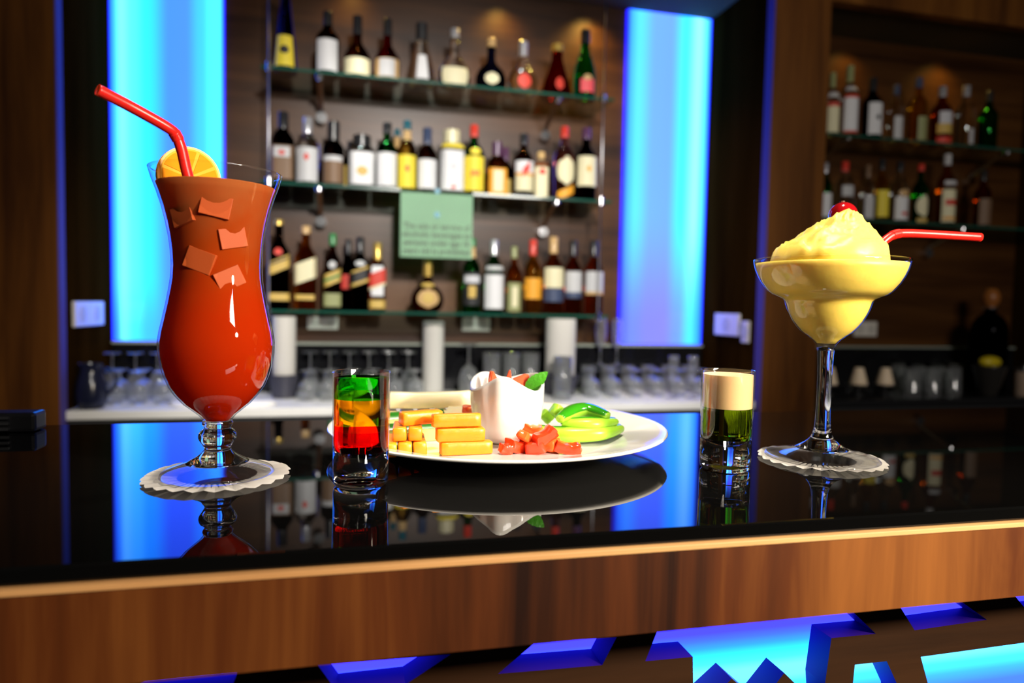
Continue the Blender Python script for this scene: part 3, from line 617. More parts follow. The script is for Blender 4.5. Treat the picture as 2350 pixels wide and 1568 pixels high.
# ------------------------------------------------------------------ dark bay at the right
for i, (px, py, r, lb) in enumerate(((1905, 858, .030, 'cream tea light cup half hidden behind the cocktail stem'), (1971, 856, .034, 'cream tea light cup beside the cocktail stem in the dark bay'), (2032, 856, .034, 'cream tea light cup furthest from the column in the dark bay'))):
    q = at(px, py, y=2.62)
    t = empty('tea_light_cup', (q.x, 2.62, zat(882, q.x, 2.62))); tag(t, lb, 'cup')
    obj('cup', lathe(spline([(r, 0), (r*1.05, .01), (r*.75, .05), (r*.55, .075)], 4), 24), pbr('cream_wax', (.85, .68, .48), .5, sss=.2), t, smooth=True)
    obj('saucer', lathe([(r*1.2, -.004), (r*1.35, -.001), (r*.9, -.0005)], 24), STEEL, t)
    zc_ = t.location.z
    obj('stand', lathe([(r*.9, CT-zc_+.0003), (r*.9, CT-zc_+.004), (.008, CT-zc_+.008), (.008, -.004)], 20), BLACK, t)
ranks(((2.86, (2060, 2105, 2150, 2192), 'tumbler', 'rear', 1.0), (2.76, (2075, 2122, 2169), 'tumbler', 'middle', .95), (2.66, (2095, 2142, 2189), 'tumbler', 'front', 1.0)),
      '%s tumbler from the left in the %s rank of the dark bay', '%s rank of tumblers in the dark bay')
for j, (px, py) in enumerate(((2120, 790),)):
    q = at(px, py, y=2.86)
    t = empty('glass_tray', (q.x, 2.86, CT+.1195)); tag(t, 'shallow clear tray laid across the tumblers in the dark bay', 'tray')
    obj('pan', lathe([(.0, 0), (.15, 0), (.165, .022), (.160, .022), (.147, .004), (0, .004)], 32, xs=lambda t: (math.cos(t), .5*math.sin(t))), THIN_BG, t, smooth=False)
q = at(2268, 800, y=2.70)
t = empty('dark_decanter', (q.x, 2.70, CT+.0005)); tag(t, 'large dark decanter with an orange stopper at the right edge of the photo', 'decanter')
hD = zat(662, q.x, 2.70)-CT
obj('body', lathe(spline([(.070, 0), (.078, .02), (.080, hD*.55), (.060, hD*.70), (.028, hD*.76), (.026, hD*.80)], 4), 28), glass('bottle_black', (.02, .02, .022)), t, smooth=True)
obj('collar', lathe([(.030, hD*.795), (.034, hD*.80), (.034, hD*.815), (.030, hD*.82)], 20), CHROME, t, auto=40)
obj('stopper', lathe(spline([(.022, hD*.82), (.036, hD*.87), (.038, hD*.93), (.022, hD*.99), (0, hD)], 4), 20), pbr('orange_stopper', (.30, .10, .02), .35), t, smooth=True)
q2 = at(2272, 822, y=2.53)
t = empty('fruit_bowl', (q2.x, 2.53, CT+.0005)); tag(t, 'dark bowl in front of the decanter in the dark bay', 'bowl')
zb_ = zat(842, q2.x, 2.53)-CT
obj('bowl', lathe(spline([(.03, 0), (.035, .006), (.055, zb_*.6), (.068, zb_), (.064, zb_), (.05, zb_*.6), (.0, zb_*.3)], 3), 28, cap1=False), pbr('dark_bowl', (.02, .018, .016), .25), t, smooth=True)
def blob(name, r, loc, sc, mat, label, cat, parent=None):
    bm = bmesh.new(); bmesh.ops.create_uvsphere(bm, u_segments=20, v_segments=12, radius=r)
    for v in bm.verts: v.co = Vector((v.co.x*sc[0], v.co.y*sc[1], v.co.z*sc[2]))
    o = obj(name, bm, mat, parent, smooth=True); o.location = loc
    if label: tag(o, label, cat)
    return o
blob('lemon', .040, (q2.x+.0, 2.53, CT+zb_+.022), (1.35, .9, .7), pbr('lemon_peel', (.55, .42, .01), .4, bump=.3, nscale=120), 'yellow lemon lying in the dark bowl', 'lemon')
t = empty('steel_canister', (at(2352, 870, y=2.53).x, 2.53, CT+.0005)); tag(t, 'dull tan canister at the right edge of the photo beside the decanter', 'canister')
obj('body', lathe([(.04, 0), (.042, .003), (.042, .11), (.038, .113)], 24), pbr('tan_canister', (.35, .25, .18), .5), t, auto=40)
obj('lid', lathe([(.043, .1135), (.043, .126), (.012, .130), (.012, .142), (.0, .143)], 24), STEEL, t, auto=40)

# ------------------------------------------------------------------ paper doilies
def doily(X, Y, r, label):
    bm = bmesh.new(); n = 96; rings = []
    rr = [0, .25, .55, .78, .86, .93, 1.0]
    for k, q in enumerate(rr):
        if k == 0: rings.append([bm.verts.new((0, 0, .0008))]); continue
        row = []
        for i in range(n):
            a = 2*math.pi*i/n; s = abs(math.sin(a*12)); f = q*(1+(.035*s if q > .9 else 0)); z = .0008+(.0005*math.cos(a*24) if q > .7 else 0)+(.0014*(q-.8)*5*(.6+.4*math.sin(a*3+1)) if q > .8 else 0)
            row.append(bm.verts.new((r*f*math.cos(a), r*f*math.sin(a), z)))
        rings.append(row)
    for a, b in zip(rings, rings[1:]):
        for i in range(n):
            j = (i+1) % n
            bm.faces.new((a[0], b[i], b[j])) if len(a) == 1 else bm.faces.new((a[i], b[i], b[j], a[j]))
    bmesh.ops.solidify(bm, geom=bm.faces[:], thickness=-.0006)
    o = obj('paper_doily', bm, PAPER); o.location = (X, Y, .0006); tag(o, label, 'doily', 'paper doilies under the cocktails'); return o
HX, HY = -.0866, .491
MX, MY = .3715, .474
doily(HX, HY, .0455, 'white scalloped paper doily under the orange cocktail')
doily(MX, MY, .0470, 'white scalloped paper doily under the yellow frozen cocktail')

# ------------------------------------------------------------------ hurricane glass
DZ = .0026
def rows(lst, X, Y, k): return [(hw*k, zat(py, X, Y)) for py, hw in lst]
kh = .0002715
HB = rows([(964, 33), (952, 43), (942, 56), (926, 77), (905, 97), (885, 111), (862, 121), (840, 128), (812, 133), (785, 134), (760, 130), (735, 124), (700, 116), (665, 109), (640, 105), (610, 103.5), (578, 105), (545, 109), (512, 115), (480, 123), (446, 134), (420, 144), (400, 150)], HX, HY, kh)
hur = empty('hurricane_cocktail', (HX, HY, DZ)); tag(hur, 'tall curved footed glass of orange red iced cocktail on a paper doily', 'cocktail')
HB = [(r, z-DZ) for r, z in HB]
obj('bowl', lathe(HB+[(HB[-1][0]+.0004, HB[-1][1]+.0012), (HB[-1][0]-.0010, HB[-1][1]+.0014), (HB[-1][0]-.0016, HB[-1][1])], 56, cap0=False, cap1=False), thin('thin_hurricane', ior=1.5, gain=1.3), hur, smooth=True)
zl = zat(418, HX, HY)-DZ-.003
liq = [(max(.0002, r-.0016), z) for r, z in HB if z < zl-.002]; liq = [(0, HB[0][1]+.0006)]+liq+[(interp([(r, z) for r, z in HB], zl)-.0016, zl)]
mD, nt, out = newmat('orange_red_drink'); L = nt.links.new
tc = nt.nodes.new('ShaderNodeTexCoord'); sp = nt.nodes.new('ShaderNodeSeparateXYZ'); L(tc.outputs['Generated'], sp.inputs[0])
nz = nt.nodes.new('ShaderNodeTexNoise'); nz.inputs['Scale'].default_value = 38; nz.inputs['Detail'].default_value = 3; L(tc.outputs['Object'], nz.inputs['Vector'])
ad = nt.nodes.new('ShaderNodeMath'); ad.operation = 'MULTIPLY_ADD'; ad.inputs[1].default_value = .35; L(nz.outputs[0], ad.inputs[0])
sb = nt.nodes.new('ShaderNodeMath'); sb.operation = 'SUBTRACT'; sb.inputs[1].default_value = .175; L(sp.outputs[2], sb.inputs[0]); L(sb.outputs[0], ad.inputs[2])
rp = nt.nodes.new('ShaderNodeValToRGB'); e = rp.color_ramp.elements; e[0].position = .05; e[0].color = (.56, .022, .0015, 1); e[1].position = 1; e[1].color = (.52, .15, .040, 1)
k = e.new(.45); k.color = (.60, .036, .0018, 1); k = e.new(.75); k.color = (.54, .070, .006, 1); L(ad.outputs[0], rp.inputs[0])
df = nt.nodes.new('ShaderNodeBsdfDiffuse'); tr = nt.nodes.new('ShaderNodeBsdfTranslucent'); ms = nt.nodes.new('ShaderNodeMixShader'); ms.inputs[0].default_value = .45
L(rp.outputs[0], df.inputs[0]); L(rp.outputs[0], tr.inputs[0]); L(df.outputs[0], ms.inputs[1]); L(tr.outputs[0], ms.inputs[2]); L(ms.outputs[0], out.inputs[0])
obj('drink', lathe(liq, 56), mD, hur, smooth=True)
ICE = pbr('ice_in_drink', (.50, .088, .020), .5, spec=.2)
for ang, zz, s, tw in ((-1.05, .157, .0085, .2), (-1.80, .142, .009, -.35), (-1.12, .131, .0085, .45), (-2.15, .170, .008, .3), (-1.42, .176, .009, -.2)):
    rr = interp([(r, z) for r, z in HB], zz); c0 = rr-.00125-s
    bm = B(-s, s, -s, s, -s*.75, s*.75, bev=.0004)
    bmesh.ops.transform(bm, matrix=Matrix.Translation((math.cos(ang)*c0, math.sin(ang)*c0, zz)) @ Matrix.Rotation(ang, 4, 'Z') @ Matrix.Rotation(tw, 4, 'X'), verts=bm.verts)
    obj('ice_cube', bm, ICE, hur)
zf = zat(1064, HX, HY)-DZ
stem = [(r, max(.0, z-DZ)) for r, z in rows([(1043, 33), (1034, 34), (1027, 31), (1018, 36), (1008, 43), (1000, 45), (991, 42), (984, 33), (980, 31), (972, 36), (964, 34)], HX, HY, kh)]
foot = [(0, 0), (.0335, 0), (.0352, .0012), (.0350, .0022), (.030, .0042), (.020, .0080), (.0125, .0125)]
stem = [q for q in stem if q[1] > .014]
obj('foot', lathe(spline(foot[:-1], 4), 56, cap0=False, cap1=False), thin('thin_foot', ior=1.5, gain=1.2), hur, smooth=True)
obj('stem', lathe([(0, foot[-2][1]-.002), (foot[-2][0]*.8, foot[-2][1]-.001)]+spline(foot[-2:]+stem, 4)+[(0, HB[0][1]+.0004)], 48, cap0=False), CLEAR, hur, smooth=True)

def straw(pts, r, label, name='drinking_straw', bend=None):
    P = spline([tuple(p) for p in pts], 10); t = empty(name, P[0]); tag(t, label, 'straw', None)
    Q = [Vector(p)-Vector(P[0]) for p in P]
    bm = tube(Q, r, 14, caps=False); o = obj('tube', bm, RED_STRAW, t, smooth=True)
    m = o.modifiers.new('thickness', 'SOLIDIFY'); m.thickness = .0005
    if bend is not None:
        i0 = min(range(len(Q)), key=lambda i: (Q[i]+Vector(P[0])-bend).length)
        for k in range(-3, 4):
            i = max(1, min(len(Q)-2, i0+k)); d = (Q[i+1]-Q[i-1]).normalized()
            obj('bellows_ring', tube([Q[i]-d*.0006, Q[i]+d*.0006], r*1.12, 14), RED_STRAW, t, smooth=True)
dep = lambda px, py, Y: at(px, py, y=Y)
hp = [dep(478, 560, HY-.006), dep(452, 470, HY-.012), dep(430, 400, HY-.012), dep(417, 345, HY-.012), dep(404, 312, HY-.014), dep(385, 293, HY-.018), dep(300, 245, HY-.030), dep(224, 206, HY-.042)]
straw(hp, .0034, 'red bendy straw leaning out of the orange cocktail', bend=hp[4])
# orange slice on the rim
def orange_slice(loc, r, rot, label):
    t = empty('orange_slice', loc); tag(t, label, 'orange slice')
    t.rotation_euler = rot
    obj('rind', tube([(0, -.0022, 0), (0, .0022, 0)], r, 36), pbr('orange_rind', (.95, .40, .01), .4), t, auto=40)
    obj('pith', tube([(0, -.0026, 0), (0, .0026, 0)], r*.92, 36), pbr('orange_pith', (.95, .50, .05), .7, spec=.12), t, auto=40)
    for i in range(8):
        a0, a1 = 2*math.pi*i/8+.07, 2*math.pi*(i+1)/8-.07; bm = prism([(r*.10*math.cos((a0+a1)/2), r*.10*math.sin((a0+a1)/2))]+[(r*.86*math.cos(a0+(a1-a0)*k/5), r*.86*math.sin(a0+(a1-a0)*k/5)) for k in range(6)], -.0031, .0031)
        obj('segment', bm, pbr('orange_flesh', (.92, .33, .004), .65, spec=.12), t)
q = dep(434, 408, HY+.018)
orange_slice((q.x, q.y, q.z), .0205, (0, .3, .5), 'orange slice perched on the back rim of the tall cocktail glass')

# ------------------------------------------------------------------ shot glasses
def shot_glass(X, Y, r, h, zfloor, layers, label):
    t = empty('shot_glass', (X, Y, .0004)); tag(t, label, 'shot glass')
    # thick solid base, thin wall above
    obj('base', lathe([(0, 0), (r*.86, 0), (r*.94, .0015), (r*.965, .004), (r*.97, zfloor+.006), (r*.90, zfloor+.004), (r*.70, zfloor), (r*.30, zfloor-.0022), (0, zfloor-.0026)], 48), CLEAR, t, smooth=True)
    obj('wall', lathe([(r*.972, zfloor+.0055), (r, h*.6), (r*1.015, h-.0008), (r*1.005, h), (r*.985, h-.0006), (r*.95, h*.6)], 48, cap0=False, cap1=False), thin('thin_shot', ior=1.5, gain=1.4), t, smooth=True)
    ri = r*.945
    for i, (name, z0, z1, mat, lb) in enumerate(layers):
        if i == 0: p = [(0, z0-.0022), (r*.30, z0-.0018), (r*.68, z0+.0004), (r*.88, z0+.0043), (ri, z0+.009), (ri, z1)]
        else: p = [(ri, z0), (ri, z1)]
        o = obj(name, lathe(p, 48, cap0=mat.name == 'cream_layer', cap1=(i == len(layers)-1 or mat.name == 'cream_layer')), mat, t, smooth=(mat.name != 'cream_layer'), auto=None if mat.name != 'cream_layer' else 40)
        o['label'] = lb
q = at(828, 1112, z=0)
Z = lambda py, X, Y: zat(py, X, Y)
shot_glass(q.x, q.y, .0186, Z(853, q.x, q.y), Z(1052, q.x, q.y), [
 ('lower_layer', Z(1052, q.x, q.y), Z(986, q.x, q.y), glass('red_liqueur', (.95, .012, .010), 1.34), 'clear red liqueur layer'),
 ('middle_layer', Z(986, q.x, q.y)+.00005, Z(914, q.x, q.y), glass('yellow_liqueur', (1.0, .58, .02), 1.34), 'clear yellow liqueur layer'),
 ('upper_layer', Z(914, q.x, q.y)+.00005, Z(868, q.x, q.y), glass('green_liqueur', (.04, .62, .02), 1.34), 'clear green liqueur layer')],
 'shot glass layered red, yellow and green in front of the plate')
q = at(1663, 1076, z=0)
shot_glass(q.x, q.y, .0193, Z(850, q.x, q.y), Z(1022, q.x, q.y), [
 ('lower_layer', Z(1022, q.x, q.y), Z(935, q.x, q.y), glass('olive_liqueur', (.55, .66, .05), 1.34), 'clear olive green liqueur layer'),
 ('upper_layer', Z(935, q.x, q.y)+.0001, Z(860, q.x, q.y), pbr('cream_layer', (.86, .58, .28), .35, sss=.2), 'opaque cream liqueur layer')],
 'shot glass of cream over green liqueur beside the yellow cocktail')

# ------------------------------------------------------------------ margarita
km = .00032
mar = empty('frozen_cocktail', (MX, MY, DZ)); tag(mar, 'wide stepped stem glass heaped with yellow frozen cocktail on a doily', 'cocktail')
MB = [(r, z-DZ) for r, z in rows([(796, 20), (788, 25), (780, 33), (770, 47), (762, 59), (750, 71), (736, 82), (722, 90), (711, 95), (700, 99), (692, 101), (686, 107), (680, 122), (675, 134), (668, 143), (660, 150), (648, 160), (634, 168), (620, 174), (606, 178)], MX, MY, km)]
obj('bowl', lathe(MB+[(MB[-1][0]+.0004, MB[-1][1]+.003), (MB[-1][0]-.0008, MB[-1][1]+.0034), (MB[-1][0]-.0014, MB[-1][1]+.002)], 56, cap0=False, cap1=False), thin('thin_margarita', ior=1.5, gain=1.1), mar, smooth=True)
SL = pbr('yellow_slush', (.92, .68, .12), .45, sss=.35, noise=.06, nscale=70, bump=.25)
sb = [(max(.0003, r-.0012), z) for r, z in MB]
zt2 = MB[-1][1]
obj('slush', lathe([(0, sb[1][1])]+sb[1:], 56), SL, mar, smooth=True)
bm = bmesh.new(); nr, na = 26, 64; top = zat(478, MX, MY)-DZ; RM = 138*km
pk = (40*km*.97, -.004)     # summit offset (right of centre)
hp_ = [(0, 1.0), (.06, .97), (.25, .85), (.5, .62), (.75, .43), (.92, .27), (.97, .14), (1.0, -.06)]
rings = []
for i in range(nr+1):
    t_ = i/nr; row = []
    for j in range(na):
        a = 2*math.pi*j/na; hh = 0
        for (u0, h0), (u1, h1) in zip(hp_, hp_[1:]):
            if u0 <= t_ <= u1+1e-9: hh = h0+(h1-h0)*(t_-u0)/(u1-u0); break
        px_, py_ = t_*math.cos(a), t_*math.sin(a)
        lump = (.085*noise.noise(Vector((px_*5, py_*5, 1.3)))+.06*noise.noise(Vector((px_*11, py_*11, 4.1)))+.035*noise.noise(Vector((px_*24, py_*24, 7.7))))*min(1, t_*5)
        R_ = RM*t_*(1+.03*math.sin(3*a+1))
        x = pk[0]*(1-t_)**.8+R_*math.cos(a); y = pk[1]*(1-t_)+R_*math.sin(a)
        row.append(bm.verts.new((x, y, zt2+(top-zt2)*(hh+lump))))
        if i == 0: break
    rings.append(row)
for a, b in zip(rings, rings[1:]):
    for j in range(na):
        k = (j+1) % na
        bm.faces.new((a[0], b[j], b[k])) if len(a) == 1 else bm.faces.new((a[j], b[j], b[k], a[k]))
bm.faces.new(rings[-1][::-1])
o = obj('slush_heap', bm, SL, mar, smooth=True)
zk = MB[0][1]
obj('foot', lathe(spline([(0, 0), (.0400, 0), (.0420, .0010), (.0418, .0018), (.034, .0034), (.020, .0075)], 4), 56, cap0=False, cap1=False), thin('thin_foot'), mar, smooth=True)
obj('stem', lathe([(0, .0055), (.016, .0065)]+spline([(.020, .0075), (.0105, .0140), (.0066, .022), (.0056, .035), (.0054, .055), (.0058, .075), (.0066, zk-.001)], 4)+[(0, zk+.0006)], 48, cap0=False), CLEAR, mar, smooth=True)
ch = at(1935, 494, y=MY+.016)
t = empty('cherry', ch); tag(t, 'dark red cherry nestling at the top of the yellow frozen cocktail', 'cherry')
blob('fruit', 35*km, (0, 0, 0), (1.0, 1.0, .96), pbr('cherry_skin', (.30, .004, .006), .12, coat=.5), None, None, t)
obj('stalk_dimple', tube([(0, .002, .0105), (0, .002, .0118)], .0022, 10), pbr('cherry_stem', (.10, .03, .01), .6), t)
mp = [at(1985, 600, y=MY+.004), at(2018, 565, y=MY+.004), at(2036, 548, y=MY+.004), at(2055, 538, y=MY+.004), at(2085, 536, y=MY+.003), at(2150, 539, y=MY), at(2250, 545, y=MY-.006)]
straw(mp, .0035, 'red bendy straw lying over the rim of the yellow frozen cocktail', bend=mp[3])

# ------------------------------------------------------------------ plate
PX, PY, PR = .1255, .5729, .1434
pl = empty('dinner_plate', (PX, PY, .0004)); tag(pl, 'large round white plate of cut vegetables in the middle of the bar', 'plate')
pp = [(0, .0022), (.052, .0022), (.053, 0), (.058, 0), (.060, .0022), (.085, .0038), (.115, .0088), (.1375, .0143), (.1424, .0158), (.1434, .0170), (.1428, .0180), (.1405, .0178), (.135, .0162), (.112, .0113), (.096, .0070), (.088, .0058), (0, .0056)]
obj('body', lathe(pp, 96), CERAMIC, pl, smooth=True)
PZ = .0061          # top of the well

# sauce cup: three-lobed ceramic cup with a wavy rim
cq = at(1166, 1003, z=PZ); CUX, CUY = .1285, .5545
cup = empty('sauce_cup', (CUX, CUY, PZ+.0002)); tag(cup, 'white ceramic cup with a wavy folded rim standing on the plate', 'cup')
kc = mpp((CUX, CUY, .04)); HCUP = zat(862, CUX, CUY)-PZ
bm = bmesh.new(); na, nz_ = 72, 16
RIMH = [(-10, 138), (12, 146), (50, 138), (80, 126), (118, 146), (150, 134), (190, 111), (222, 128), (250, 152), (278, 130), (302, 112), (330, 118), (350, 136), (372, 146)]
CUPR = [(0, 46), (3, 53), (10, 61), (28, 71), (52, 79), (82, 84), (118, 85), (150, 82.5), (170, 80)]
def lerp(tab, x):
    for (x0, y0), (x1, y1) in zip(tab, tab[1:]):
        if x <= x1: t_ = (x-x0)/(x1-x0); return y0+(y1-y0)*t_
    return tab[-1][1]
RS = []
for k_ in range(360):
    RS.append(sum(lerp(RIMH, ((k_+d_+10) % 360)-10) for d_ in range(-14, 15))/29)
def cup_pt(a, v, inner):
    zr = RS[int(math.degrees(a)) % 360]/141*HCUP; z = zr*v if not inner else .006+(zr-.006)*v
    rr = lerp(CUPR, z/HCUP*141)*kc
    rr *= 1+.065*math.exp(-((a-math.radians(247))/.17)**2)*min(1, v*1.3)-.05*math.exp(-((a-math.radians(268))/.13)**2)*v-.035*math.exp(-((a-math.radians(228))/.13)**2)*v
    if inner: rr -= .0024
    return Vector((rr*math.cos(a), rr*math.sin(a), z))
def ring(v, inner): return [bm.verts.new(cup_pt(2*math.pi*i/na, v, inner)) for i in range(na)]
rg = [ring(i/nz_, False) for i in range(nz_+1)]+[ring(1-i/nz_, True) for i in range(0, nz_+1)]
for a, b in zip(rg, rg[1:]):
    for i in range(na): bm.faces.new((a[i], a[(i+1) % na], b[(i+1) % na], b[i]))
bm.faces.new(rg[0][::-1]); bm.faces.new(rg[-1])
bmesh.ops.smooth_vert(bm, verts=[v for r in rg[nz_-1:nz_+3] for v in r], factor=.4)
obj('body', bm, CERAMIC, cup, smooth=True)

# ------------------------------------------------------------------ food
def stick(name, a, b, w, h, mat, label, cat, group, bend=0, roll=0, parts=None):
    a, b = Vector(a), Vector(b); d = b-a; Ln = d.length; n = 5
    bm = bmesh.new(); bmesh.ops.create_cube(bm, size=1)
    bmesh.ops.subdivide_edges(bm, edges=[e for e in bm.edges if abs((e.verts[0].co-e.verts[1].co).x) > .5], cuts=n, use_grid_fill=False)
    for v in bm.verts:
        t_ = v.co.x; jx = random.uniform(-.03, .03)
        v.co = Vector((v.co.x*Ln, v.co.y*w*(1+jx), v.co.z*h*(1+jx)+bend*(1-4*t_*t_)))
    bmesh.ops.bevel(bm, geom=[e for e in bm.edges], offset=min(w, h)*.10, segments=1, affect='EDGES')
    rot = d.to_track_quat('X', 'Z').to_matrix().to_4x4()
    bmesh.ops.transform(bm, matrix=rot @ Matrix.Rotation(roll, 4, 'X'), verts=bm.verts)
    o = obj(name, bm, mat, smooth=False, auto=50); o.location = (a+b)/2; tag(o, label, cat, group); return o
CAR = pbr('carrot_flesh', (.92, .29, .010), .35, sss=.35, noise=.12, nscale=160, bump=.15)
w_ = .0100; z0 = PZ+.0052; z1 = z0+.0104; z2 = z1+.0104
def pt(px, py, z): q = at(px, py, z=z); return (q.x, q.y, z)
g = 'carrot sticks piled on the plate'
def cstick(x0, y0, x1, y1, z, lb): stick('carrot_stick', (x0, y0, z), (x1, y1, z), w_, w_, CAR, lb, 'carrot stick', g, roll=random.uniform(-.10, .10))
ca = pt(1010, 1030, z0)
cx0, cy0 = ca[0], ca[1]
cstick(cx0, cy0, cx0+.040, cy0+.003, z0, 'lowest front carrot stick, lying crosswise nearest the viewer')
cstick(cx0-.003, cy0+.001, cx0+.034, cy0+.003, z1, 'middle carrot stick of the crosswise stack')
cstick(cx0-.006, cy0+.003, cx0+.031, cy0+.005, z2, 'topmost crosswise carrot stick')
for i, lb in enumerate(('carrot stick end nearest the shot glass in the bottom row', 'second carrot stick end in the bottom row', 'third carrot stick end in the bottom row, beside the crosswise sticks')):
    X = cx0-.0375+i*.0113; cstick(X, cy0-.004+.002*i, X+.002, cy0+.040, z0, lb)
for i, lb in enumerate(('left carrot stick end in the second row', 'right carrot stick end in the second row')):
    X = cx0-.0300+i*.0118; cstick(X, cy0+.004, X+.003, cy0+.040, z1, lb)
cstick(cx0-.0285, cy0+.014, cx0+.003, cy0+.026, z2, 'topmost carrot stick laid slantwise behind the others')
# cucumber spears
CSK = pbr('cucumber_skin', (.02, .16, .010), .3, noise=.4, nscale=200); CFL = pbr('cucumber_flesh', (.72, .86, .26), .3, sss=.4, noise=.12, nscale=220)
def cucumber(a, b, s, label):
    a, b = Vector(a), Vector(b); t = empty('cucumber_spear', (a+b)/2); tag(t, label, 'cucumber', 'cucumber spears on the plate')
    d = (b-a); Ln = d.length; t.rotation_euler = d.to_track_quat('X', 'Z').to_euler()
    def sec(poly, nm, mat):
        bm = bmesh.new(); A = [bm.verts.new((-Ln/2, y, z)) for y, z in poly]; Bv = [bm.verts.new((Ln/2, y, z)) for y, z in poly]
        bm.faces.new(A); bm.faces.new(Bv[::-1])
        for i in range(len(poly)): bm.faces.new((A[i], Bv[i], Bv[(i+1) % len(poly)], A[(i+1) % len(poly)]))
        obj(nm, bm, mat, t, auto=50)
    arc = [(s*.9*math.cos(q), s*.55*math.sin(q)) for q in [math.radians(x) for x in range(20, 161, 20)]]
    sec([(-s*.86, -s*.75), (s*.86, -s*.75), (s*.86, .18*s)]+[(y*.95, z+.0*s) for y, z in arc]+[(-s*.86, .18*s)], 'flesh', CFL)
    sec([(y*1.04, z+.002*0+.02*s) for y, z in arc]+[(y*.955, z-.0) for y, z in arc[::-1]], 'skin', CSK)
zc_ = PZ+.0085
cucumber((.027, .568, zc_), (.073, .572, zc_), .0105, 'cucumber spear nearer the carrots, showing pale green flesh')
cucumber((.022, .592, zc_+.004), (.080, .598, zc_+.006), .0125, 'cucumber spear with dark green skin behind the carrots')
# cream coloured sticks
CRM = pbr('cream_root', (.93, .80, .50), .35, sss=.4, noise=.05, nscale=90)
g = 'cream coloured vegetable sticks at the back of the plate'
zq = lambda py, X, Y: zat(py, X, Y)
zf_ = PZ+.0078
for i, X in enumerate((.036, .052, .068, .084, .100)):
    stick('root_vegetable_stick', (X, .622, zf_), (X+.001, .652, zf_), .0125, .013, CRM, ['first pale stick end in the lower row behind the cucumber', 'second pale stick end in the lower row behind the cucumber', 'third pale stick end in the lower row behind the cucumber', 'fourth pale stick end in the lower row behind the cucumber', 'pale stick end in the lower row nearest the sauce cup'][i], 'vegetable stick', g)
zt_ = zq(916, .075, .640)
stick('root_vegetable_stick', (.034, .640, zf_+.0068+.0098), (.114, .645, zf_+.0068+.0098), .014, .0145, CRM, 'long curved cream stick lying on top at the back of the plate', 'vegetable stick', g, bend=-.0012)
stick('root_vegetable_stick', (.086, .614, PZ+.0105), (.108, .604, PZ+.0115), .016, .018, CRM, 'short pale piece leaning between the carrots and the sauce cup', 'vegetable stick', g, roll=.3)
# red piece behind the cup
TOM = pbr('tomato_flesh', (.82, .055, .012), .18, sss=.3, coat=.3); TOM2 = pbr('tomato_inside', (.90, .16, .03), .2, sss=.3)
def wedge(loc, r, rot, label, group, cat='tomato', th=.006):
    t = empty('tomato_wedge', loc); t.rotation_euler = rot; tag(t, label, cat, group)
    n = 10; bm = bmesh.new(); o_, i_ = [], []
    prof = [(r*math.sin(q), r*(1-math.cos(q))*.6, th*(.35+.65*math.sin(q*math.pi/(2*1.2)+.15))) for q in [(-1.2+2.4*k/n) for k in range(n+1)]]
    rings = []
    for k in range(n+1):
        q = -1.2+2.4*k/n; x = r*math.sin(q); z = -r*(math.cos(q)-.4); wv = th*max(.12, math.cos(q*1.2))
        rings.append([bm.verts.new((x, -wv, z)), bm.verts.new((x, wv, z)), bm.verts.new((x*.9, wv*.5, z+r*.34*max(.15, math.cos(q*1.2)))), bm.verts.new((x*.9, -wv*.5, z+r*.34*max(.15, math.cos(q*1.2))))])
    for a, b in zip(rings, rings[1:]):
        for k in range(4): bm.faces.new((a[k], b[k], b[(k+1) % 4], a[(k+1) % 4]))
    bm.faces.new(rings[0]); bm.faces.new(rings[-1][::-1])
    obj('skin', bm, TOM, t, auto=40)
    obj('pulp', tube([(-r*.55, 0, -r*.12), (0, 0, -r*.30), (r*.55, 0, -r*.12)], [(th*.3, r*.10), (th*.62, r*.20), (th*.3, r*.10)], 8), TOM2, t, smooth=True)
    return t
wedge((.113, .596, PZ+.020), .020, (1.35, 0.2, .4), 'red tomato wedge standing behind the left side of the sauce cup', None)
# red dice: pile of chopped tomato in front
g = 'chopped red tomato pieces at the front of the plate'
def chunk(px, py, z, sx, sy, sz, rot, label, mat=TOM):
    q = at(px, py, z=z); bm = bmesh.new(); bmesh.ops.create_cube(bm, size=1); bmesh.ops.subdivide_edges(bm, edges=bm.edges[:], cuts=2, use_grid_fill=True)
    for v in bm.verts:
        c = v.co.copy(); v.co = Vector((c.x*sx*(1-.25*c.z+random.uniform(-.08, .08)), c.y*sy*(1+.2*c.x+random.uniform(-.08, .08)), c.z*sz+(c.x*c.x-.12)*sx*.45))
    bmesh.ops.smooth_vert(bm, verts=bm.verts[:], factor=.35, use_axis_x=True, use_axis_y=True, use_axis_z=True)
    bmesh.ops.subdivide_edges(bm, edges=bm.edges[:], cuts=1, use_grid_fill=True, smooth=.4)
    for v in bm.verts: v.co += Vector((noise.noise(v.co*260+Vector((px, 0, 0))), noise.noise(v.co*260+Vector((0, px, 0))), noise.noise(v.co*260+Vector((0, 0, px)))))*.0009
    o = obj('tomato_piece', bm, mat, auto=55); o.location = (q.x, q.y, z); o.rotation_euler = rot; tag(o, label, 'tomato', g); return o
chunk(1185, 1022, PZ+.0055, .017, .012, .009, (.1, .1, .5), 'red tomato piece at the left end of the chopped pile')
chunk(1228, 1025, PZ+.0055, .015, .012, .010, (.2, -.3, -.3), 'red tomato piece at the front middle of the chopped pile')
chunk(1262, 1022, PZ+.0055, .013, .012, .010, (-.1, .2, .9), 'paler orange red tomato piece at the front of the pile', TOM2)
chunk(1303, 1027, PZ+.0048, .020, .011, .0075, (.1, .1, -.2), 'long red tomato piece at the right end of the chopped pile')
chunk(1205, 1003, PZ+.0125, .014, .010, .006, (.3, .5, .9), 'orange red curved tomato piece leaning on top of the pile', TOM2)
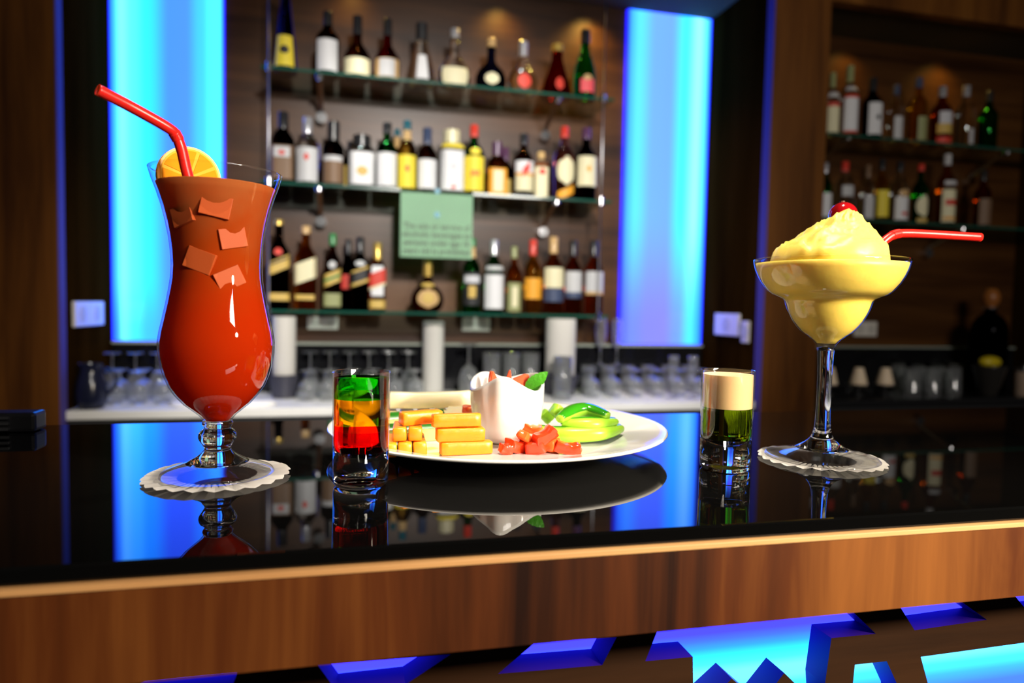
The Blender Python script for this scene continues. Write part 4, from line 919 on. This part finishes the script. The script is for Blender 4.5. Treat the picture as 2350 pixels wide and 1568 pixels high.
chunk(1250, 1000, PZ+.0140, .019, .010, .008, (.2, -.4, .3), 'upright red tomato piece at the top of the chopped pile')
chunk(1222, 984, PZ+.0150, .016, .008, .006, (.1, .2, -.4), 'red tomato piece at the back of the chopped pile by the cup', TOM2)
chunk(1160, 1030, PZ+.0042, .009, .009, .007, (.1, .1, .2), 'small red tomato piece furthest left of the chopped pile')
# green pepper slices
GPS = pbr('green_pepper_skin', (.035, .30, .008), .14, coat=.5); GPF = pbr('green_pepper_flesh', (.42, .78, .05), .3, sss=.35)
g = 'green pepper slices at the right of the plate'
def pepper(pts, w, th, label, name='pepper_slice', sk=(.0006, .16, .62, .38)):
    P = spline(pts, 6); n = len(P); t = empty(name, P[0]); tag(t, label, 'pepper slice', g); o_ = Vector(P[0])
    prof = [max(.55, math.sin(math.pi*(.16+.66*i/(n-1)))) for i in range(n)]
    obj('flesh', tube([Vector(p)-o_ for p in P], [(th*.55*q, w*.5*q) for q in prof], 12), GPF, t, smooth=True)
    obj('skin', tube([Vector(p)-o_+Vector((0, sk[0], w*sk[1]*q)) for p, q in zip(P, prof)], [(th*sk[2]*q, w*sk[3]*q) for q in prof], 12), GPS, t, smooth=True)
    return t
def pq(l, z): return [(*at(px, py, z=z+dz)[:2], z+dz) for px, py, dz in l]
pepper(pq([(1238, 986, 0), (1280, 996, -.001), (1330, 998, -.001), (1385, 994, 0), (1424, 984, 0)], PZ+.0095), .013, .013, 'broad green pepper slice lowest and nearest the viewer', sk=(.0034, .12, .42, .42))
pepper(pq([(1290, 972, 0), (1330, 974, 0), (1370, 974, 0), (1412, 968, 0)], PZ+.0165), .011, .013, 'middle green pepper slice of the stack', sk=(.0030, .16, .42, .40))
pepper(pq([(1285, 962, 0), (1315, 946, .003), (1350, 942, .004), (1395, 956, .001)], PZ+.0215), .012, .013, 'top dark green pepper slice of the stack')
stick('pepper_stub', pt(1245, 946, PZ+.020), pt(1262, 966, PZ+.012), .009, .009, GPF, 'short pale green pepper stub nearest the sauce cup', 'pepper slice', g)
stick('pepper_stub', pt(1270, 936, PZ+.026), pt(1294, 958, PZ+.017), .011, .010, GPF, 'short pale green pepper stub leaning against the slices', 'pepper slice', g)

# contents of the sauce cup
WM = pbr('melon_flesh', (.90, .13, .05), .25, sss=.35, noise=.15, nscale=300)
def fin(px, py, ph, pw, Y, lean, label, mat=WM):
    q = at(px, py, y=Y); k = mpp(q); h, wd = ph*k, pw*k
    bm = prism([(-wd*.5, -h*.9), (wd*.5, -h*.9), (wd*.42, -h*.2), (wd*.05, h*.5), (-wd*.12, h*.46), (-wd*.45, -h*.3)], -.0025, .0025)
    bmesh.ops.bevel(bm, geom=bm.edges[:], offset=.0008, segments=2, affect='EDGES')
    o = obj('melon_piece', bm, mat, auto=40); o.location = q; o.rotation_euler = (lean[0], lean[1], lean[2]); tag(o, label, 'fruit piece', 'red fruit pieces in the sauce cup'); return o
fin(1130, 864, 28, 24, CUY+.006, (0, -.2, .3), 'rounded red fruit piece at the left inside the sauce cup')
fin(1168, 868, 40, 20, CUY+.004, (0, .12, -.3), 'pointed red fruit piece in the middle of the sauce cup')
fin(1200, 874, 38, 46, CUY-.002, (0, .75, .1), 'triangular red fruit piece at the right of the sauce cup')
def leaf(base, tip, wd, label):
    a, b = Vector(base), Vector(tip); d = (b-a); Ln = d.length; bm = bmesh.new(); n = 14; mid, lf, rg_ = [], [], []
    d.normalize(); s = d.cross(Vector((0, -1, .25))).normalized(); u = s.cross(d).normalized()
    for i in range(n+1):
        t_ = i/n; hw = wd*math.sin(math.pi*min(1, t_**.8))**.75*(1+.10*(i % 2)); c = a+d*Ln*t_+u*.002*math.sin(t_*3)
        mid.append(bm.verts.new(c)); lf.append(bm.verts.new(c+s*hw+u*hw*.25)); rg_.append(bm.verts.new(c-s*hw+u*hw*.25))
    for i in range(n):
        bm.faces.new((mid[i], mid[i+1], lf[i+1], lf[i])); bm.faces.new((mid[i], rg_[i], rg_[i+1], mid[i+1]))
    bmesh.ops.remove_doubles(bm, verts=bm.verts, dist=1e-5)
    bmesh.ops.solidify(bm, geom=bm.faces[:], thickness=.0004)
    t = empty('mint_leaf', a); tag(t, label, 'leaf')
    bmesh.ops.translate(bm, verts=bm.verts, vec=-a)
    obj('blade', bm, pbr('mint_green', (.07, .36, .015), .4, noise=.3, nscale=350, bump=.4), t, auto=50)
    obj('midrib', tube([Vector((0, 0, 0))-u*.0003, d*Ln*.95+u*.001-u*.0003], [.0006, .0002], 6), pbr('mint_rib', (.25, .5, .08), .5), t)
leaf(at(1206, 896, y=CUY-.004), at(1257, 853, y=CUY-.010), .0058, 'serrated green mint leaf sticking out of the sauce cup')
